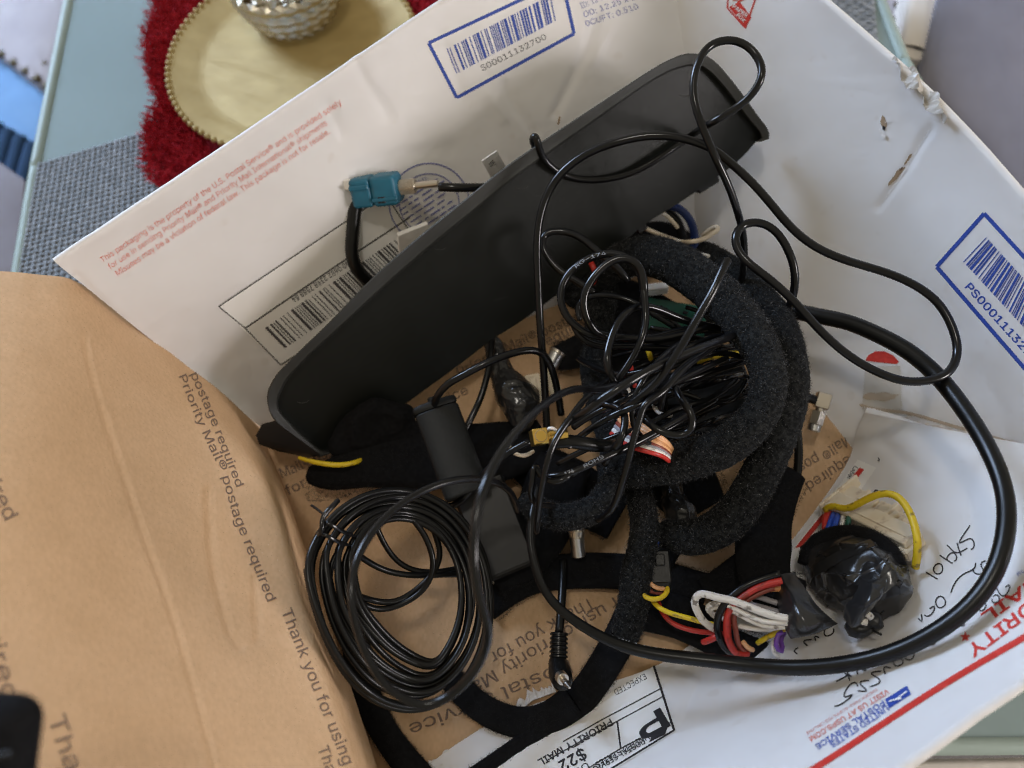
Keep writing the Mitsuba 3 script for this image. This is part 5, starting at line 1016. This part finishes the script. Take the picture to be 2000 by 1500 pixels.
add('pile', trimesh.Trimesh(v, np.vstack([b + [0, 1, 2], b + [0, 2, 3]]), process=False), 'shag_red', sg, smooth=False, kind='stuff')
pl = thing('gold_plate', 'round gold plate with a beaded scalloped rim', 'plate')
prof = np.array([[0, .0], [Rp * .72, 0], [Rp * .80, .002], [Rp * .97, .0065], [Rp, .0072], [Rp, .0052], [Rp * .80, -.0006], [0, -.0016]])
m = trimesh.creation.revolve(prof, sections=160); m.fix_normals(); m.apply_translation(pc + [0, 0, .012]); add('dish', m, 'plate_gold', pl, smooth=40)
beads = []
for k in range(96):
    t = 2 * math.pi * k / 96; s_ = trimesh.creation.icosphere(1, .0024); s_.apply_translation(pc + [Rp * math.cos(t), Rp * math.sin(t), .019]); beads.append(s_)
bk = key_for(pl + '__bead')
for k, s_ in enumerate(beads):
    scene[pl + '__bead' + (f'_{k:03d}' if k else '')] = mikit.ply(s_, 'plate_gold', True)
bw = thing('crystal_bowl', 'faceted silvery crystal bowl on the gold plate', 'bowl')
cb = P(577, 16, TZ + 14); Rb = np.linalg.norm(P(682, 10, TZ + 30) - P(577, 10, TZ + 30))
prof = []
for t in np.linspace(0, 1, 14): prof.append([Rb * (.80 + .24 * math.sin(t * 1.45)),   .035 * t ** 1.1])
outer_ = np.array(prof); inner_ = outer_[::-1].copy(); inner_[:, 0] -= .003; inner_[:, 1] += .002
m = trimesh.creation.revolve(np.vstack([[0, 0], outer_, inner_, [0, inner_[-1, 1]]]), sections=48); m.fix_normals()
vv = np.asarray(m.vertices); th_ = np.arctan2(vv[:, 1], vv[:, 0]); dia = np.abs(((th_ * 24 / np.pi + vv[:, 2] * 260) % 2) - 1) + np.abs(((th_ * 24 / np.pi - vv[:, 2] * 260) % 2) - 1)
rad_ = np.hypot(vv[:, 0], vv[:, 1]); sel = rad_ > .01
m.vertices[sel, :2] *= (1 + .05 * (dia[sel] - 1))[:, None]; m.apply_translation(cb); add('shell', m, 'crystal', bw, smooth=False)
g = np.random.default_rng(14)
for k in range(60):
    r_ = Rb * math.sqrt(g.random()) * .9; t = g.random() * 2 * math.pi; s_ = trimesh.creation.icosphere(1, g.uniform(.003, .006)); s_.vertices += g.normal(size=s_.vertices.shape) * .0006; s_.apply_translation(cb + [r_ * math.cos(t), r_ * math.sin(t), .012 + .030 * (r_ / Rb) ** 2 + g.uniform(0, .006)])
    scene[bw + '__crystal_bead' + (f'_{k:03d}' if k else '')] = mikit.ply(s_, 'crystal', False)
# chairs and cloths round the table
def cushion(px, z, th, m_, name, parent, puff=.012, bulge=True):
    q = [np.asarray(P(x, y, z)) for x, y in px]; pg = Polygon([(a[0], a[1]) for a in q]).buffer(-.012).buffer(.012)
    m = trimesh.creation.extrude_polygon(pg, th / 1000, engine='earcut'); m = m.subdivide_to_size(.03, 12)
    d = np.array([pg.exterior.distance(__import__('shapely').Point(a, b)) for a, b in m.vertices[:, :2]])
    top = m.vertices[:, 2] > th / 2000
    m.vertices[:, 2] += np.where(top, puff * np.clip(d / .06, 0, 1) ** .5 - puff, 0) + z / 1000 - th / 1000 + puff
    return add(name, m, m_, parent, smooth=60)
def nails(path, z, parent, n, r=.005):
    for k in range(n):
        t = k / (n - 1); i = min(int(t * (len(path) - 1)), len(path) - 2); x, y = lerp(path[i], path[i + 1], t * (len(path) - 1) - i)
        s_ = trimesh.creation.icosphere(2, r); s_.vertices[:, 2] *= .6; s_.apply_translation(P(x, y, z)); add('nail_head', s_, 'nail_brass', parent, smooth=True)
ch = thing('dining_chair', 'pale lilac upholstered chair with two rows of nail heads', 'chair')
cushion([(-300, -330), (150, -200), (134, 40), (92, 178), (-260, -90)], -210, 70, 'chair_white', 'seat', ch)
nails([(-60, 20), (6, 70), (48, 98), (86, 126)], -208, ch, 7, .0058); nails([(-66, 66), (-10, 98), (28, 122), (62, 146), (92, 168)], -208, ch, 7, .0058)
for x, y in ((-200, -150), (60, 60)): c = P(x, y, -290); add('leg', trimesh.creation.cylinder(.02, .45, transform=trimesh.transformations.translation_matrix([c[0], c[1], -.53])), 'black_plastic', ch)
tw = thing('throw_blanket', 'sky blue throw with navy tufted stripes beside the chair', 'blanket')
cushion([(-260, -60), (20, 102), (106, 190), (78, 300), (-260, 140)], -232, 30, 'throw_blue', 'cloth', tw, .008)
for k in range(7):
    x = -62 + k * 23; c0, c1 = P(x - 12, 206 + k * 13, -224), P(x - 34, 286 + k * 13, -224)
    add('stripe', tube3(np.linspace(c0, c1, 20), .0085, 10), 'throw_navy', tw, smooth=True)
cushion([(-260, 165), (-60, 232), (74, 322), (40, 372), (-260, 240)], -250, 24, 'throw_navy', 'border', tw, .006)
ch2 = thing('dining_chair', 'mauve grey upholstered chair left of the woven mat', 'chair')
cushion([(-320, 260), (0, 318), (48, 352), (36, 540), (-40, 700), (-320, 640)], -200, 80, 'chair_mauve', 'seat', ch2)
c = P(-120, 500, -280); add('leg', trimesh.creation.cylinder(.02, .46, transform=trimesh.transformations.translation_matrix([c[0], c[1], -.53])), 'black_plastic', ch2)
ch3 = thing('dining_chair', 'lilac grey velvet chair with a cream edge beyond the right wall', 'chair')
cushion([(1858, -120), (2500, -120), (2500, 700), (2140, 640), (1990, 420), (1790, 180)], -60, 60, 'chair_lilac', 'backrest', ch3, .015)
cushion([(1790, -140), (1878, -140), (1862, -60), (1806, 150), (1770, 150), (1762, 90)], -70, 50, 'cream_fabric', 'piping', ch3, .008)
cushion([(1700, -140), (1800, -140), (1776, 140), (1740, 120), (1716, 0)], -110, 40, 'chair_white', 'side_panel', ch3, .008)
nails([(1770, -60), (1758, 0), (1748, 50), (1744, 84)], -104, ch3, 6, .0048)
c = P(2200, 300, -130); add('leg', trimesh.creation.cylinder(.025, .6, transform=trimesh.transformations.translation_matrix([c[0], c[1], -.46])), 'black_plastic', ch3)
cl = thing('white_cloth', 'white cloth draped below the table edge at the near right', 'cloth')
cushion([(1560, 1490), (2300, 1478), (2300, 1800), (1560, 1800)], -60, 30, 'cream_fabric', 'fold', cl, .01)
# black rounded strap end lying on the brown flap
se = thing('strap_end', 'black rounded strap end resting on the brown flap, out of focus', 'handle')
ic = trimesh.creation.icosphere(3, 1.0).vertices
add('grip', trimesh.convex.convex_hull(np.vstack([ic * .0070 + P(22, 1412, 248), ic * .0085 + P(-30, 1420, 246), ic * .0085 + P(-20, 1580, 240), ic * .0060 + P(14, 1540, 244), ic * .0090 + P(-140, 1600, 226)])), 'felt_black', se, smooth=True)
add('seam_band', tube3(np.linspace(P(-60, 1490, 252), P(24, 1470, 253), 12), .0008, 8), 'black_plastic', se, smooth=True)
